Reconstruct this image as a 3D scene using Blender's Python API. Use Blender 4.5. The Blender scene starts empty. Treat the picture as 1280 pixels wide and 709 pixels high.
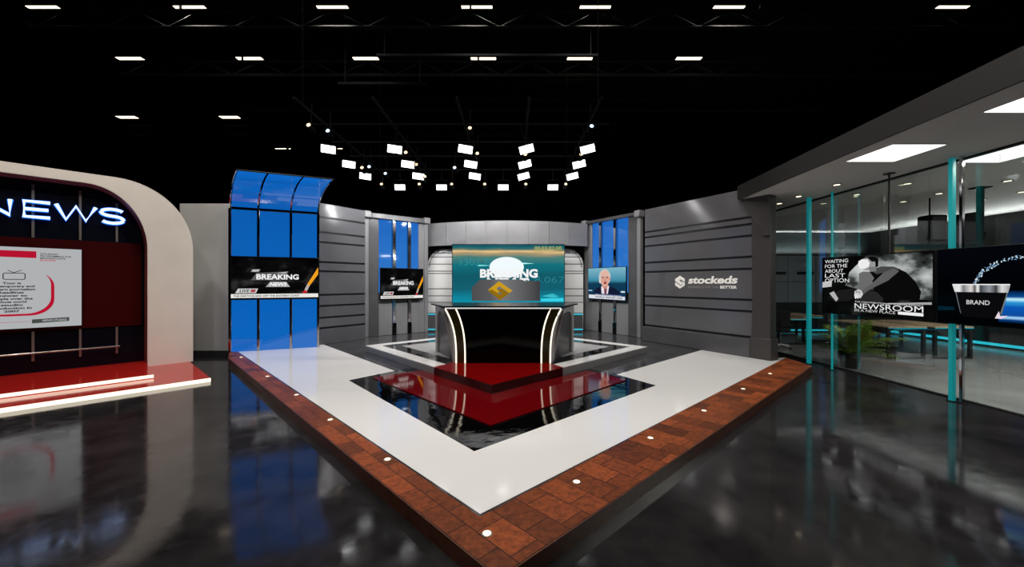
import bpy, math, random
from mathutils import Vector, Matrix
random.seed(4)
C = bpy.context.scene.collection
PI = math.pi
# ------------------------------------------------------------------ helpers
def lin(h):
    h = h.lstrip('#'); o = []
    for i in (0, 2, 4):
        c = int(h[i:i+2], 16)/255
        o.append(c/12.92 if c <= .04045 else ((c+.055)/1.055)**2.4)
    return o + [1.0]
def new_mat(name):
    m = bpy.data.materials.new(name); m.use_nodes = True
    return m, m.node_tree.nodes, m.node_tree.links
def pbr(name, col, rough=.5, metal=0., spec=.5, coat=0., noise=0., nscale=8., emis=None, es=0., bump=0.):
    m, N, L = new_mat(name); b = N['Principled BSDF']
    c = lin(col)
    b.inputs['Base Color'].default_value = c
    b.inputs['Roughness'].default_value = rough; b.inputs['Metallic'].default_value = metal
    b.inputs['Specular IOR Level'].default_value = spec; b.inputs['Coat Weight'].default_value = coat
    b.inputs['Coat Roughness'].default_value = .03
    if emis:
        b.inputs['Emission Color'].default_value = lin(emis); b.inputs['Emission Strength'].default_value = es
    if noise or bump:
        tc = N.new('ShaderNodeTexCoord'); n = N.new('ShaderNodeTexNoise')
        n.inputs['Scale'].default_value = nscale; n.inputs['Detail'].default_value = 6
        L.new(tc.outputs['Object'], n.inputs['Vector'])
        if noise:
            r = N.new('ShaderNodeValToRGB')
            r.color_ramp.elements[0].position = .3; r.color_ramp.elements[1].position = .7
            r.color_ramp.elements[0].color = [v*(1-noise) for v in c[:3]]+[1]
            r.color_ramp.elements[1].color = [min(1, v*(1+noise)) for v in c[:3]]+[1]
            L.new(n.outputs['Fac'], r.inputs['Fac']); L.new(r.outputs['Color'], b.inputs['Base Color'])
        if bump:
            bp = N.new('ShaderNodeBump'); bp.inputs['Strength'].default_value = bump; bp.inputs['Distance'].default_value = .02
            L.new(n.outputs['Fac'], bp.inputs['Height']); L.new(bp.outputs['Normal'], b.inputs['Normal'])
    return m
_em = {}
def emi(col, s=1.):
    if (col, s) in _em: return _em[(col, s)]
    m, N, L = new_mat('light_'+col.lstrip('#'))
    N.remove(N['Principled BSDF']); e = N.new('ShaderNodeEmission')
    e.inputs['Color'].default_value = lin(col); e.inputs['Strength'].default_value = s
    L.new(e.outputs[0], N['Material Output'].inputs['Surface']); _em[(col, s)] = m
    return m

class MB:
    """collects shapes, then links them as one mesh object"""
    def __init__(s): s.v = []; s.f = []; s.mi = []; s.m = []
    def mat(s, m):
        if m not in s.m: s.m.append(m)
        return s.m.index(m)
    def add(s, vs, fs, m):
        k = len(s.v); i = s.mat(m); s.v += [tuple(v) for v in vs]
        for f in fs: s.f.append([k+a for a in f]); s.mi.append(i)
        return s
    def box(s, x0, x1, y0, y1, z0, z1, m, bev=0.):
        if bev <= 0:
            vs = [(x, y, z) for z in (z0, z1) for x, y in ((x0, y0), (x1, y0), (x1, y1), (x0, y1))]
            return s.add(vs, [(3,2,1,0),(4,5,6,7),(0,1,5,4),(1,2,6,5),(2,3,7,6),(3,0,4,7)], m)
        b = bev; p = [(x0+b,y0),(x1-b,y0),(x1,y0+b),(x1,y1-b),(x1-b,y1),(x0+b,y1),(x0,y1-b),(x0,y0+b)]
        cx, cy = (x0+x1)/2, (y0+y1)/2; vs = []
        q = [(cx+(x-cx)*max(0,1-2*b/(x1-x0)), cy+(y-cy)*max(0,1-2*b/(y1-y0))) for x, y in p]
        for pp, z in ((q, z0),(p, z0+b),(p, z1-b),(q, z1)): vs += [(x,y,z) for x,y in pp]
        fs = [tuple(range(7,-1,-1)), tuple(range(24,32))]
        for k in range(3):
            for i in range(8): j = (i+1)%8; fs.append((k*8+i,k*8+j,k*8+8+j,k*8+8+i))
        return s.add(vs, fs, m)
    def prism(s, poly, z0, z1, m):
        a = sum(poly[i][0]*poly[(i+1)%len(poly)][1]-poly[(i+1)%len(poly)][0]*poly[i][1] for i in range(len(poly)))
        if a < 0: poly = poly[::-1]
        n = len(poly); vs = [(x,y,z0) for x,y in poly]+[(x,y,z1) for x,y in poly]
        fs = [tuple(range(n-1,-1,-1)), tuple(range(n,2*n))]+[(i,(i+1)%n,n+(i+1)%n,n+i) for i in range(n)]
        return s.add(vs, fs, m)
    def slab(s, poly, y0, y1, m):
        """outline in x,z given thickness from y0 (front) to y1"""
        a = sum(poly[i][0]*poly[(i+1)%len(poly)][1]-poly[(i+1)%len(poly)][0]*poly[i][1] for i in range(len(poly)))
        if a < 0: poly = poly[::-1]
        n = len(poly); vs = [(x,y0,z) for x,z in poly]+[(x,y1,z) for x,z in poly]
        fs = [tuple(range(n)), tuple(range(2*n-1,n-1,-1))]+[((i+1)%n,i,n+i,n+(i+1)%n) for i in range(n)]
        return s.add(vs, fs, m)
    def flat(s, poly, y, m):
        a = sum(poly[i][0]*poly[(i+1)%len(poly)][1]-poly[(i+1)%len(poly)][0]*poly[i][1] for i in range(len(poly)))
        if a < 0: poly = poly[::-1]
        return s.add([(x,y,z) for x,z in poly], [tuple(range(len(poly)))], m)
    def tube(s, pts, r, m, n=8):
        pts = [Vector(p) for p in pts]; vs = []; fs = []
        for i, p in enumerate(pts):
            d = (pts[min(i+1,len(pts)-1)]-pts[max(i-1,0)]).normalized()
            u = d.cross(Vector((0,0,1)) if abs(d.z) < .9 else Vector((1,0,0))).normalized(); w = d.cross(u)
            rr = r[i] if isinstance(r, (list, tuple)) else r
            for k in range(n):
                a = 2*PI*k/n; vs.append(p+u*math.cos(a)*rr+w*math.sin(a)*rr)
        for i in range(len(pts)-1):
            for k in range(n):
                fs.append((i*n+k,i*n+(k+1)%n,(i+1)*n+(k+1)%n,(i+1)*n+k))
        fs += [tuple(range(n-1,-1,-1)), tuple(range((len(pts)-1)*n, len(pts)*n))]
        return s.add(vs, fs, m)
    def lathe(s, prof, m, n=24, c=(0,0,0), rot=None):
        vs = []; fs = []
        for r, z in prof:
            for k in range(n):
                a = 2*PI*k/n; v = Vector((r*math.cos(a), r*math.sin(a), z))
                if rot: v = rot @ v
                vs.append(v+Vector(c))
        for i in range(len(prof)-1):
            for k in range(n): fs.append((i*n+k,i*n+(k+1)%n,(i+1)*n+(k+1)%n,(i+1)*n+k))
        fs += [tuple(range(n-1,-1,-1)), tuple(range((len(prof)-1)*n, len(prof)*n))]
        return s.add(vs, fs, m)
    def text(s, txt, x, z, h, w, y, m, ext=0., bold=0., shear=0., align='L', slope=0.):
        """lettering standing in the local x,z plane at depth y; cap height h, width w (0 = natural)"""
        cu = bpy.data.curves.new('t', 'FONT'); cu.body = txt; cu.size = 1; cu.offset = bold; cu.resolution_u = 3
        cu.extrude = 0
        o = bpy.data.objects.new('t', cu); C.objects.link(o)
        dg = bpy.context.evaluated_depsgraph_get(); me = bpy.data.meshes.new_from_object(o.evaluated_get(dg))
        P = [v.co.copy() for v in me.vertices]; F = [tuple(p.vertices) for p in me.polygons]
        bpy.data.objects.remove(o); bpy.data.curves.remove(cu); bpy.data.meshes.remove(me)
        if not P: return s
        xa = min(p.x for p in P); xb = max(p.x for p in P); sz = h/.70; sx = (w/(xb-xa)) if w else sz
        off = 0 if align == 'L' else -(xb-xa)*sx/2
        vs = []
        for p in P:
            zz = p.y*sz; vs.append((x+off+(p.x-xa)*sx+shear*zz, y, z+zz+slope*(p.x-xa)*sx))
        if ext:
            n = len(vs); k = {}
            for f in F:
                for i in range(len(f)):
                    e = (f[i], f[(i+1)%len(f)]); k[e] = 1
            rim = [e for e in k if (e[1], e[0]) not in k]
            vs2 = vs+[(a, y+ext, c) for a, _, c in vs]
            fs = list(F)+[tuple(n+i for i in reversed(f)) for f in F]+[(b, a, n+a, n+b) for a, b in rim]
            return s.add(vs2, fs, m)
        return s.add(vs, F, m)
    def build(s, name, parent=None, smooth=False):
        me = bpy.data.meshes.new(name); me.from_pydata(s.v, [], s.f)
        for m in s.m: me.materials.append(m)
        me.polygons.foreach_set('material_index', s.mi)
        if smooth: me.polygons.foreach_set('use_smooth', [True]*len(s.f))
        me.update()
        if smooth:
            try: me.set_sharp_from_angle(angle=math.radians(35))
            except Exception: pass
        o = bpy.data.objects.new(name, me); C.objects.link(o)
        if parent: o.parent = parent
        return o
def tag(o, label=None, cat=None, group=None, kind=None):
    if label: o['label'] = label
    if cat: o['category'] = cat
    if group: o['group'] = group
    if kind: o['kind'] = kind
    return o
def thing(name, label, cat, loc=(0,0,0), rz=0., group=None, kind=None):
    o = bpy.data.objects.new(name, None); C.objects.link(o); o.empty_display_size = .1
    o.location = loc; o.rotation_euler = (0, 0, rz)
    return tag(o, label, cat, group, kind)
def plane_root(name, label, cat, p0, p1, z=0., group=None, kind=None):
    """root at p0, local x towards p1, local -y towards the viewer"""
    return thing(name, label, cat, (p0[0], p0[1], z), math.atan2(p1[1]-p0[1], p1[0]-p0[0]), group, kind)
def dup(root):
    r = root.copy(); C.objects.link(r)
    for ch in root.children:
        c = ch.copy(); C.objects.link(c); c.parent = r
        for g in ch.children:
            d = g.copy(); C.objects.link(d); d.parent = c
    return r
def area(parent, loc, rot, sx, sy, power, col=(1,1,1), spread=PI):
    l = bpy.data.lights.new('lamp', 'AREA'); l.shape = 'RECTANGLE'; l.size = sx; l.size_y = sy; l.energy = power; l.color = col[:3]; l.spread = spread
    o = bpy.data.objects.new('lamp', l); C.objects.link(o); o.location = loc; o.rotation_euler = rot
    if parent: o.parent = parent
    return o
def spot(parent, loc, target, power, angle=60, blend=.6, col=(1,1,1), r=.1):
    l = bpy.data.lights.new('beam', 'SPOT'); l.energy = power; l.spot_size = math.radians(angle); l.spot_blend = blend; l.color = col[:3]; l.shadow_soft_size = r
    o = bpy.data.objects.new('beam', l); C.objects.link(o); o.location = loc
    o.rotation_euler = (Vector(target)-Vector(loc)).to_track_quat('-Z', 'Y').to_euler()
    return o
def ell(cx, cz, rx, rz, n=28, a0=0., a1=2*PI):
    return [(cx+rx*math.cos(a0+(a1-a0)*k/n), cz+rz*math.sin(a0+(a1-a0)*k/n)) for k in range(n if abs(a1-a0-2*PI) < 1e-6 else n+1)]
def inset(poly, d):
    n = len(poly); A = sum(poly[i][0]*poly[(i+1)%n][1]-poly[(i+1)%n][0]*poly[i][1] for i in range(n))
    if A < 0: poly = poly[::-1]
    out = []
    for i in range(n):
        p = Vector(poly[i-1]); q = Vector(poly[i]); r = Vector(poly[(i+1)%n])
        e1 = (q-p).normalized(); e2 = (r-q).normalized(); n1 = Vector((-e1.y, e1.x)); n2 = Vector((-e2.y, e2.x))
        b = (n1+n2).normalized(); out.append(tuple(q+b*(d/max(.2, b.dot(n1)))))
    return out

# ------------------------------------------------------------------ materials
def floor_mat():
    m, N, L = new_mat('polished_concrete'); b = N['Principled BSDF']
    tc = N.new('ShaderNodeTexCoord')
    n1 = N.new('ShaderNodeTexNoise'); n1.inputs['Scale'].default_value = 1.6; n1.inputs['Detail'].default_value = 8; n1.inputs['Roughness'].default_value = .65
    n2 = N.new('ShaderNodeTexNoise'); n2.inputs['Scale'].default_value = 7; n2.inputs['Detail'].default_value = 6
    for n in (n1, n2): L.new(tc.outputs['Object'], n.inputs['Vector'])
    r = N.new('ShaderNodeValToRGB'); e = r.color_ramp.elements
    e[0].position = .35; e[0].color = (.008, .0075, .0085, 1); e[1].position = .75; e[1].color = (.030, .027, .030, 1)
    L.new(n1.outputs['Fac'], r.inputs['Fac']); L.new(r.outputs['Color'], b.inputs['Base Color'])
    r2 = N.new('ShaderNodeMapRange'); r2.inputs['From Min'].default_value = .3; r2.inputs['From Max'].default_value = .7
    r2.inputs['To Min'].default_value = .05; r2.inputs['To Max'].default_value = .14
    L.new(n2.outputs['Fac'], r2.inputs['Value']); L.new(r2.outputs['Result'], b.inputs['Roughness'])
    bp = N.new('ShaderNodeBump'); bp.inputs['Strength'].default_value = .04; bp.inputs['Distance'].default_value = .01
    L.new(n2.outputs['Fac'], bp.inputs['Height']); L.new(bp.outputs['Normal'], b.inputs['Normal'])
    return m
def tile_mat():
    m, N, L = new_mat('brown_tile'); b = N['Principled BSDF']
    tc = N.new('ShaderNodeTexCoord'); mp = N.new('ShaderNodeMapping'); mp.inputs['Rotation'].default_value = (0, 0, math.radians(46.7))
    mp.inputs['Location'].default_value = (.1, .02, 0)
    L.new(tc.outputs['Object'], mp.inputs['Vector'])
    br = N.new('ShaderNodeTexBrick'); br.inputs['Scale'].default_value = 1; br.inputs['Brick Width'].default_value = .32; br.inputs['Row Height'].default_value = .23
    br.inputs['Mortar Size'].default_value = .004; br.offset = .35
    br.inputs['Color1'].default_value = lin('#9c5029'); br.inputs['Color2'].default_value = lin('#5c2e17'); br.inputs['Mortar'].default_value = lin('#2a150e')
    L.new(mp.outputs[0], br.inputs['Vector'])
    n = N.new('ShaderNodeTexNoise'); n.inputs['Scale'].default_value = 22; n.inputs['Detail'].default_value = 7; n.inputs['Roughness'].default_value = .7
    L.new(tc.outputs['Object'], n.inputs['Vector'])
    r = N.new('ShaderNodeValToRGB'); e = r.color_ramp.elements; e[0].position = .3; e[0].color = (.35,.32,.3,1); e[1].position = .72; e[1].color = (1.35,1.3,1.25,1)
    L.new(n.outputs['Fac'], r.inputs['Fac'])
    mx = N.new('ShaderNodeMix'); mx.data_type = 'RGBA'; mx.blend_type = 'MULTIPLY'; mx.inputs['Factor'].default_value = 1
    L.new(br.outputs['Color'], mx.inputs['A']); L.new(r.outputs['Color'], mx.inputs['B']); L.new(mx.outputs['Result'], b.inputs['Base Color'])
    b.inputs['Roughness'].default_value = .42; b.inputs['Specular IOR Level'].default_value = .18
    bp = N.new('ShaderNodeBump'); bp.inputs['Strength'].default_value = .25; bp.inputs['Distance'].default_value = .006
    L.new(n.outputs['Fac'], bp.inputs['Height']); L.new(bp.outputs['Normal'], b.inputs['Normal'])
    return m
def glass_mat(name, tint, refl=.5):
    m, N, L = new_mat(name); N.remove(N['Principled BSDF'])
    t = N.new('ShaderNodeBsdfTransparent'); t.inputs['Color'].default_value = lin(tint)
    g = N.new('ShaderNodeBsdfGlossy'); g.inputs['Roughness'].default_value = .02
    fr = N.new('ShaderNodeFresnel'); fr.inputs['IOR'].default_value = 1.4
    ml = N.new('ShaderNodeMath'); ml.operation = 'MULTIPLY'; ml.inputs[1].default_value = refl
    mx = N.new('ShaderNodeMixShader'); L.new(fr.outputs[0], ml.inputs[0]); L.new(ml.outputs[0], mx.inputs[0])
    L.new(t.outputs[0], mx.inputs[1]); L.new(g.outputs[0], mx.inputs[2]); L.new(mx.outputs[0], N['Material Output'].inputs['Surface'])
    return m
def blue_mat(name, c0, c1, z0, z1, refl=1.):
    """backlit blue sky panel under gloss: emission with faint cloud streaks"""
    m, N, L = new_mat(name); b = N['Principled BSDF']
    b.inputs['Base Color'].default_value = (.002,.006,.015,1); b.inputs['Roughness'].default_value = .04; b.inputs['Specular IOR Level'].default_value = refl
    tc = N.new('ShaderNodeTexCoord'); sp = N.new('ShaderNodeSeparateXYZ'); L.new(tc.outputs['Object'], sp.inputs[0])
    mr = N.new('ShaderNodeMapRange'); mr.inputs['From Min'].default_value = z0; mr.inputs['From Max'].default_value = z1
    L.new(sp.outputs['Z'], mr.inputs['Value'])
    mp = N.new('ShaderNodeMapping'); mp.inputs['Scale'].default_value = (.5,.5,2.2); L.new(tc.outputs['Object'], mp.inputs[0])
    n = N.new('ShaderNodeTexNoise'); n.inputs['Scale'].default_value = 1.2; n.inputs['Detail'].default_value = 4; L.new(mp.outputs[0], n.inputs['Vector'])
    a = N.new('ShaderNodeMath'); a.operation = 'MULTIPLY_ADD'; a.inputs[1].default_value = .5; a.inputs[2].default_value = -.25; L.new(n.outputs['Fac'], a.inputs[0])
    s = N.new('ShaderNodeMath'); s.operation = 'ADD'; L.new(mr.outputs[0], s.inputs[0]); L.new(a.outputs[0], s.inputs[1])
    r = N.new('ShaderNodeValToRGB'); r.color_ramp.elements[0].color = lin(c0); r.color_ramp.elements[1].color = lin(c1); L.new(s.outputs[0], r.inputs[0])
    L.new(r.outputs[0], b.inputs['Emission Color']); b.inputs['Emission Strength'].default_value = 1
    return m
def cloud_emi(name, cols, scale=(1,1,1), nscale=2., off=(0,0,0), detail=5):
    """screen picture: soft noise through a colour ramp, emitted"""
    m, N, L = new_mat(name); N.remove(N['Principled BSDF'])
    tc = N.new('ShaderNodeTexCoord'); mp = N.new('ShaderNodeMapping'); mp.inputs['Scale'].default_value = scale; mp.inputs['Location'].default_value = off
    L.new(tc.outputs['Object'], mp.inputs[0])
    n = N.new('ShaderNodeTexNoise'); n.inputs['Scale'].default_value = nscale; n.inputs['Detail'].default_value = detail; L.new(mp.outputs[0], n.inputs['Vector'])
    r = N.new('ShaderNodeValToRGB'); e = r.color_ramp.elements
    while len(e) < len(cols): e.new(.5)
    for i, (p, c) in enumerate(cols): e[i].position = p; e[i].color = lin(c)
    L.new(n.outputs['Fac'], r.inputs[0]); em = N.new('ShaderNodeEmission'); L.new(r.outputs[0], em.inputs[0]); L.new(em.outputs[0], N['Material Output'].inputs['Surface'])
    return m
def ramp_emi(name, cols, axis='Z', lo=0., hi=1., wob=0.):
    m, N, L = new_mat(name); N.remove(N['Principled BSDF'])
    tc = N.new('ShaderNodeTexCoord'); sp = N.new('ShaderNodeSeparateXYZ'); L.new(tc.outputs['Object'], sp.inputs[0])
    mr = N.new('ShaderNodeMapRange'); mr.inputs['From Min'].default_value = lo; mr.inputs['From Max'].default_value = hi; L.new(sp.outputs[axis], mr.inputs['Value'])
    src = mr.outputs[0]
    if wob:
        mp = N.new('ShaderNodeMapping'); mp.inputs['Scale'].default_value = (.45,1,2.4); L.new(tc.outputs['Object'], mp.inputs[0])
        n = N.new('ShaderNodeTexNoise'); n.inputs['Scale'].default_value = 1.7; n.inputs['Detail'].default_value = 5; L.new(mp.outputs[0], n.inputs['Vector'])
        a = N.new('ShaderNodeMath'); a.operation = 'MULTIPLY_ADD'; a.inputs[1].default_value = wob; a.inputs[2].default_value = -wob/2; L.new(n.outputs['Fac'], a.inputs[0])
        s = N.new('ShaderNodeMath'); s.operation = 'ADD'; L.new(src, s.inputs[0]); L.new(a.outputs[0], s.inputs[1]); src = s.outputs[0]
    r = N.new('ShaderNodeValToRGB'); e = r.color_ramp.elements
    while len(e) < len(cols): e.new(.5)
    for i, (p, c) in enumerate(cols): e[i].position = p; e[i].color = lin(c)
    L.new(src, r.inputs[0]); em = N.new('ShaderNodeEmission'); L.new(r.outputs[0], em.inputs[0]); L.new(em.outputs[0], N['Material Output'].inputs['Surface'])
    return m

M = dict(
    floor=floor_mat(), tile=tile_mat(),
    kerb=pbr('dark_brown_tile', '#4a2617', .35, noise=.4, nscale=18),
    hall=pbr('hall_black', '#060606', .9, spec=.05), steel=pbr('black_steel', '#141415', .5, .3), rig=pbr('rig_black', '#050505', .8, spec=.04), truss=pbr('truss_steel', '#090909', .8, spec=.06),
    risertop=pbr('light_grey_riser', '#a0a0a2', .25), deck=pbr('dark_gloss_deck', '#3a3a3d', .12, noise=.35, nscale=3),
    white=pbr('white_gloss_floor', '#e2e2e4', .09), blackg=pbr('black_gloss_floor', '#050506', .03, bump=.22, nscale=3.2),
    blackglass=pbr('black_gloss', '#040405', .04), deskfront=pbr('black_desk_front', '#020202', .06, spec=.12), desktop=pbr('black_desk_top', '#040404', .2, spec=.15), redg=pbr('red_gloss', '#62050a', .05), redtop=pbr('red_gloss_top', '#7a0507', .08), redshade=pbr('red_side_shade', '#2c0507', .15), redstep=pbr('red_step', '#b3201a', .12),
    redwall=pbr('dark_red_panel', '#3a0306', .6, spec=.06), darkred=pbr('dark_red_reveal', '#8a4640', .4),
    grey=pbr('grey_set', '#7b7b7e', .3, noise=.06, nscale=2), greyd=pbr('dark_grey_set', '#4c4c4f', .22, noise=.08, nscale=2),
    wallg=pbr('grey_glass_wall', '#58585c', .13, spec=.5, noise=.05, nscale=1.5), groove=pbr('groove_black', '#0d0d0f', .3),
    frame=pbr('charcoal_frame', '#3b3838', .35), chrome=pbr('chrome', '#c8c8cc', .08, 1.), satin=pbr('satin_metal', '#b0a9a3', .3, .8),
    flatg=pbr('grey_flat', '#b8b8b5', .55, noise=.05, nscale=1.2), skirt=pbr('dark_skirting', '#2b2b2c', .5),
    arch=pbr('cream_arch', '#e2dcd4', .4, noise=.03, nscale=2), slat=pbr('white_slat', '#d8d8d8', .3),
    navy=pbr('navy_gloss_wall', '#060a15', .25, spec=.3), casing=pbr('tv_casing', '#08080a', .3, spec=.3),
    soffit=pbr('grey_plaster', '#d2cfcc', .7), fascia=pbr('fascia_grey', '#1a1717', .6), glass=glass_mat('clear_glass', '#f2f7f6', .45),
    teal=pbr('teal_post', '#0a7f86', .4, emis='#0f9aa0', es=.35), officefloor=pbr('office_concrete', '#858688', .18, noise=.15, nscale=1.2),
    officedark=pbr('dark_green_wall', '#0a0f0f', .6), officewall=pbr('teal_grey_wall', '#161f20', .55), cab=pbr('blue_grey_cabinet', '#7d868c', .4), tabletop=pbr('oak_top', '#b39a7c', .4, noise=.15, nscale=5),
    fabric=pbr('black_fabric', '#151618', .85), pot=pbr('black_pot', '#121314', .35), soil=pbr('soil', '#1b130d', .95),
    leaf=pbr('leaf_green', '#5c7a22', .45, noise=.35, nscale=9), leafy=pbr('leaf_yellow', '#8a7a2a', .5, noise=.3, nscale=9), whitep=pbr('white_plastic', '#cfcfcf', .4),
    bluep=blue_mat('blue_sky_panel', '#0862ba', '#0a5aae', .1, 4.), bluew=blue_mat('blue_window', '#2f78c8', '#1d64bc', .9, 3.7, .3),
)
LED = emi('#fff3da', 1.6); PANEL = emi('#ffffff', 4.); WARM = emi('#ffeccd', 3.2)

# ------------------------------------------------------------------ hall
fl = MB().box(-20, 20, -8, 26, -.1, 0, M['floor']).build('floor'); tag(fl, kind='structure')
for n, b in (('ceiling', (-20,20,-8,26,9.3,9.4)), ('wall_back', (-20,20,26,26.1,0,9.3)), ('wall_left', (-20.1,-20,-8,26,0,9.3)),
             ('wall_right', (20,20.1,-8,26,0,9.3)), ('wall_front', (-20,20,-8.1,-8,0,9.3))):
    tag(MB().box(*b, M['hall']).build(n), kind='structure')
for k, Y in enumerate((7.2, 9.6, 11.8, 14.2, 16.6, 19.2)):
    b = MB()
    for z in (7.9, 8.3): b.tube([(-19.9, Y, z), (13 if z else 0, Y, z)], .05, M['truss'], 6)
    x = -19.5; up = True
    while x < 12.4:
        b.tube([(x, Y, 7.9 if up else 8.3), (x+.8, Y, 8.3 if up else 7.9)], .028, M['truss'], 5); x += .8; up = not up
    for x in (-15, -8, -1, 6, 12): b.tube([(x, Y, 8.3), (x, Y, 9.3)], .03, M['truss'], 5)
    tag(b.build('roof_truss'), kind='structure')
# faint service pipes under the trusses
for (x0, x1, Y, z) in ((-3.6, 2.3, 10.6, 7.8), (-4.9, -2.4, 11.2, 7.35), (.5, 3.1, 12, 7.85)):
    b = MB().tube([(x0, Y, z), (x1, Y, z)], .045, M['truss'], 8)
    for x in (x0+.2, x1-.2): b.tube([(x, Y, z), (x, Y, 9.3)], .012, M['truss'], 5)
    tag(b.build('ceiling_pipe'), kind='structure')

# ceiling lights: 0.75 x 0.2 m battens on a regular grid
colx = {'outermost left': -11.5, 'second-column': -7.9, 'third-column': -4.4, 'centre-column': -.86, 'fifth-column': 2.04, 'sixth-column': 5.32, 'far right': 10.8}
def ceiling_light(label):
    t = thing('ceiling_light', label, 'ceiling light', (0,0,0), 0, 'flat warm white ceiling lights')
    MB().box(-.39, .39, -.12, .12, .0, .05, M['steel'], .01).build('housing', t)
    MB().box(-.375, .375, -.1, .1, -.012, 0, WARM).build('diffuser', t)
    b = MB()
    for x in (-.3, .3): b.tube([(x, 0, .05), (x, 0, .8)], .006, M['steel'], 5)
    b.box(-.36, .36, -.02, .02, .3, .33, M['steel']).build('hanger', t)
    return t
rows = [(9.8, 'nearest row', ['outermost left','second-column','third-column','centre-column','fifth-column','sixth-column','far right']),
        (12.0, 'second row', ['outermost left','second-column','third-column','centre-column','fifth-column','sixth-column']),
        (16.2, 'third row', ['outermost left','second-column']), (19.9, 'farthest row', ['second-column', 'outermost left'])]
order = ['leftmost', 'second from left', 'third from left', 'fourth from left', 'fifth from left', 'sixth from left', 'rightmost']
first = None
for Y, rn, cs in rows:
    for i, c in enumerate(cs):
        x = colx[c]
        if Y == 16.2: x = -15.68 if i == 0 else -11.5
        if Y == 19.9: x = -11.5 if i == 0 else -8.9
        nm = order[i] if i < len(cs)-1 else 'rightmost'
        if first is None: t = first = ceiling_light('x')
        else: t = dup(first)
        t.location = (x, Y, 8.5); t['label'] = 'flat warm white ceiling light, %s in the %s of lights' % (nm, rn)

# ------------------------------------------------------------------ lighting grid with LED panels and small spots
g = thing('lighting_grid', 'black hanging pipe grid that carries the studio lights above the desk', 'lighting rig', (0, 0, 4.95))
GX = (-3.79, -2.42, -.96, .3, 1.56); b = MB()
for x in GX: MB().tube([(x, 6.9, 0), (x, 11.8, 0)], .024, M['rig']).build('rail', g)
for y in (8.2, 9.24, 10.27, 11.46): MB().tube([(-4.2, y, .05), (2.0, y, .05)], .024, M['rig']).build('crossbar', g)
for x in (-3.79, 1.56):
    for y in (7.2, 11.4): MB().tube([(x, y, 0), (x, y, 4.35)], .006, M['rig'], 5).build('suspension_cable', g)
def led_panel():
    t = thing('led_panel_light', 'x', 'studio light', (0,0,0), 0, 'white LED panel lights over the desk')
    MB().box(-.16, .16, 0, .06, -.09, .09, M['casing'], .008).build('housing', t)
    MB().box(-.145, .145, -.008, 0, -.075, .075, PANEL).build('lit_face', t)
    b = MB(); b.tube([(-.18, .03, 0), (-.18, .09, .2), (.18, .09, .2), (.18, .03, 0)], .008, M['rig'], 6)
    b.tube([(0, .09, .2), (0, .14, .5)], .012, M['rig'], 6).build('yoke', t)
    return t
rn = ['front row', 'second row', 'third row', 'back row']; PY = (8.2, 9.24, 10.27, 11.46)
rolls = (.15, .14, .16, -.25, -.24)
proto = led_panel()
for r in range(4):
    xs = GX if r < 3 else (-3.23, -2.03, -.25, 1.18)
    for i, x in enumerate(xs):
        t = proto if (r == 0 and i == 0) else dup(proto)
        roll = rolls[i] if r < 3 else 0
        t.location = (x, PY[r], 4.49); 
        mt = Matrix.Rotation(math.radians(18), 4, 'X') @ Matrix.Rotation(roll, 4, 'Y')
        t.rotation_euler = mt.to_euler()
        nm = order[i] if i < len(xs)-1 else 'rightmost'
        t['label'] = 'white LED panel light, %s in the %s above the desk' % (nm, rn[r])
def small_spot(col):
    t = thing('stage_spotlight', 'x', 'spotlight', (0,0,0), 0, 'small can spotlights on the grid')
    rot = Matrix.Rotation(PI/2-.35, 4, 'X').to_3x3()
    MB().lathe([(.03,-.12),(.05,-.10),(.05,.02),(.058,.03),(.058,.07)], M['rig'], 14, (0,0,0), rot).build('can', t, True)
    MB().lathe([(.001,.071),(.036,.072),(.036,.076),(.001,.080)], emi(col, 2.2), 14, (0,0,0), rot).build('lens', t)
    MB().tube([(0,.03,.05),(0,.05,.46)], .01, M['rig'], 6).build('hanger', t)
    return t
warm = small_spot('#ffe2b0'); cool = small_spot('#cfe6ff')
SP = [(-3.65,7.2,4.54,0,'at the far front-left end of the grid'), (-3.49,7.6,4.59,1,'just above the leftmost front panel'), (-2.28,8.6,4.51,0,'between the first and second panels of the second column'),
      (-2.25,9.4,4.49,0,'between the second and third panels of the second column'), (-2.24,10.3,4.45,0,'right of the third panel of the second column'),
      (-3.59,11,4.43,0,'leftmost of the back row'), (-2.55,11,4.43,0,'second from left of the back row'), (-1.66,11,4.43,0,'third from left of the back row'),
      (-.75,11,4.43,0,'fourth from left of the back row'), (.38,11,4.43,0,'fifth from left of the back row'), (1.48,11,4.43,0,'rightmost of the back row'),
      (-.84,8,4.8,0,'on top of the front panel of the middle column'), (-.78,9.0,4.62,0,'on top of the second panel of the middle column'),
      (.28,8.45,4.42,0,'under the front panel of the fourth column'), (1.46,8.45,4.42,0,'under the front panel of the rightmost column'), (1.47,7.4,4.6,1,'at the front end of the rightmost rail'),
      (-1.29,9,4.3,1,'hanging alone between the second and middle columns'), (-3.21,9,4.32,1,'right of the two lamps by the third left panel'),
      (-3.37,9,4.3,0,'left of the two lamps by the third left panel'), (-3.1,9.8,4.39,1,'beside the third panel of the left column')]
uw = uc = False
for x, y, z, k, where in SP:
    if k == 0: t = warm if not uw else dup(warm); uw = True
    else: t = cool if not uc else dup(cool); uc = True
    t.location = (x, y, z); t['label'] = 'small %s spotlight %s' % ('warm' if k == 0 else 'bluish white', where)

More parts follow.
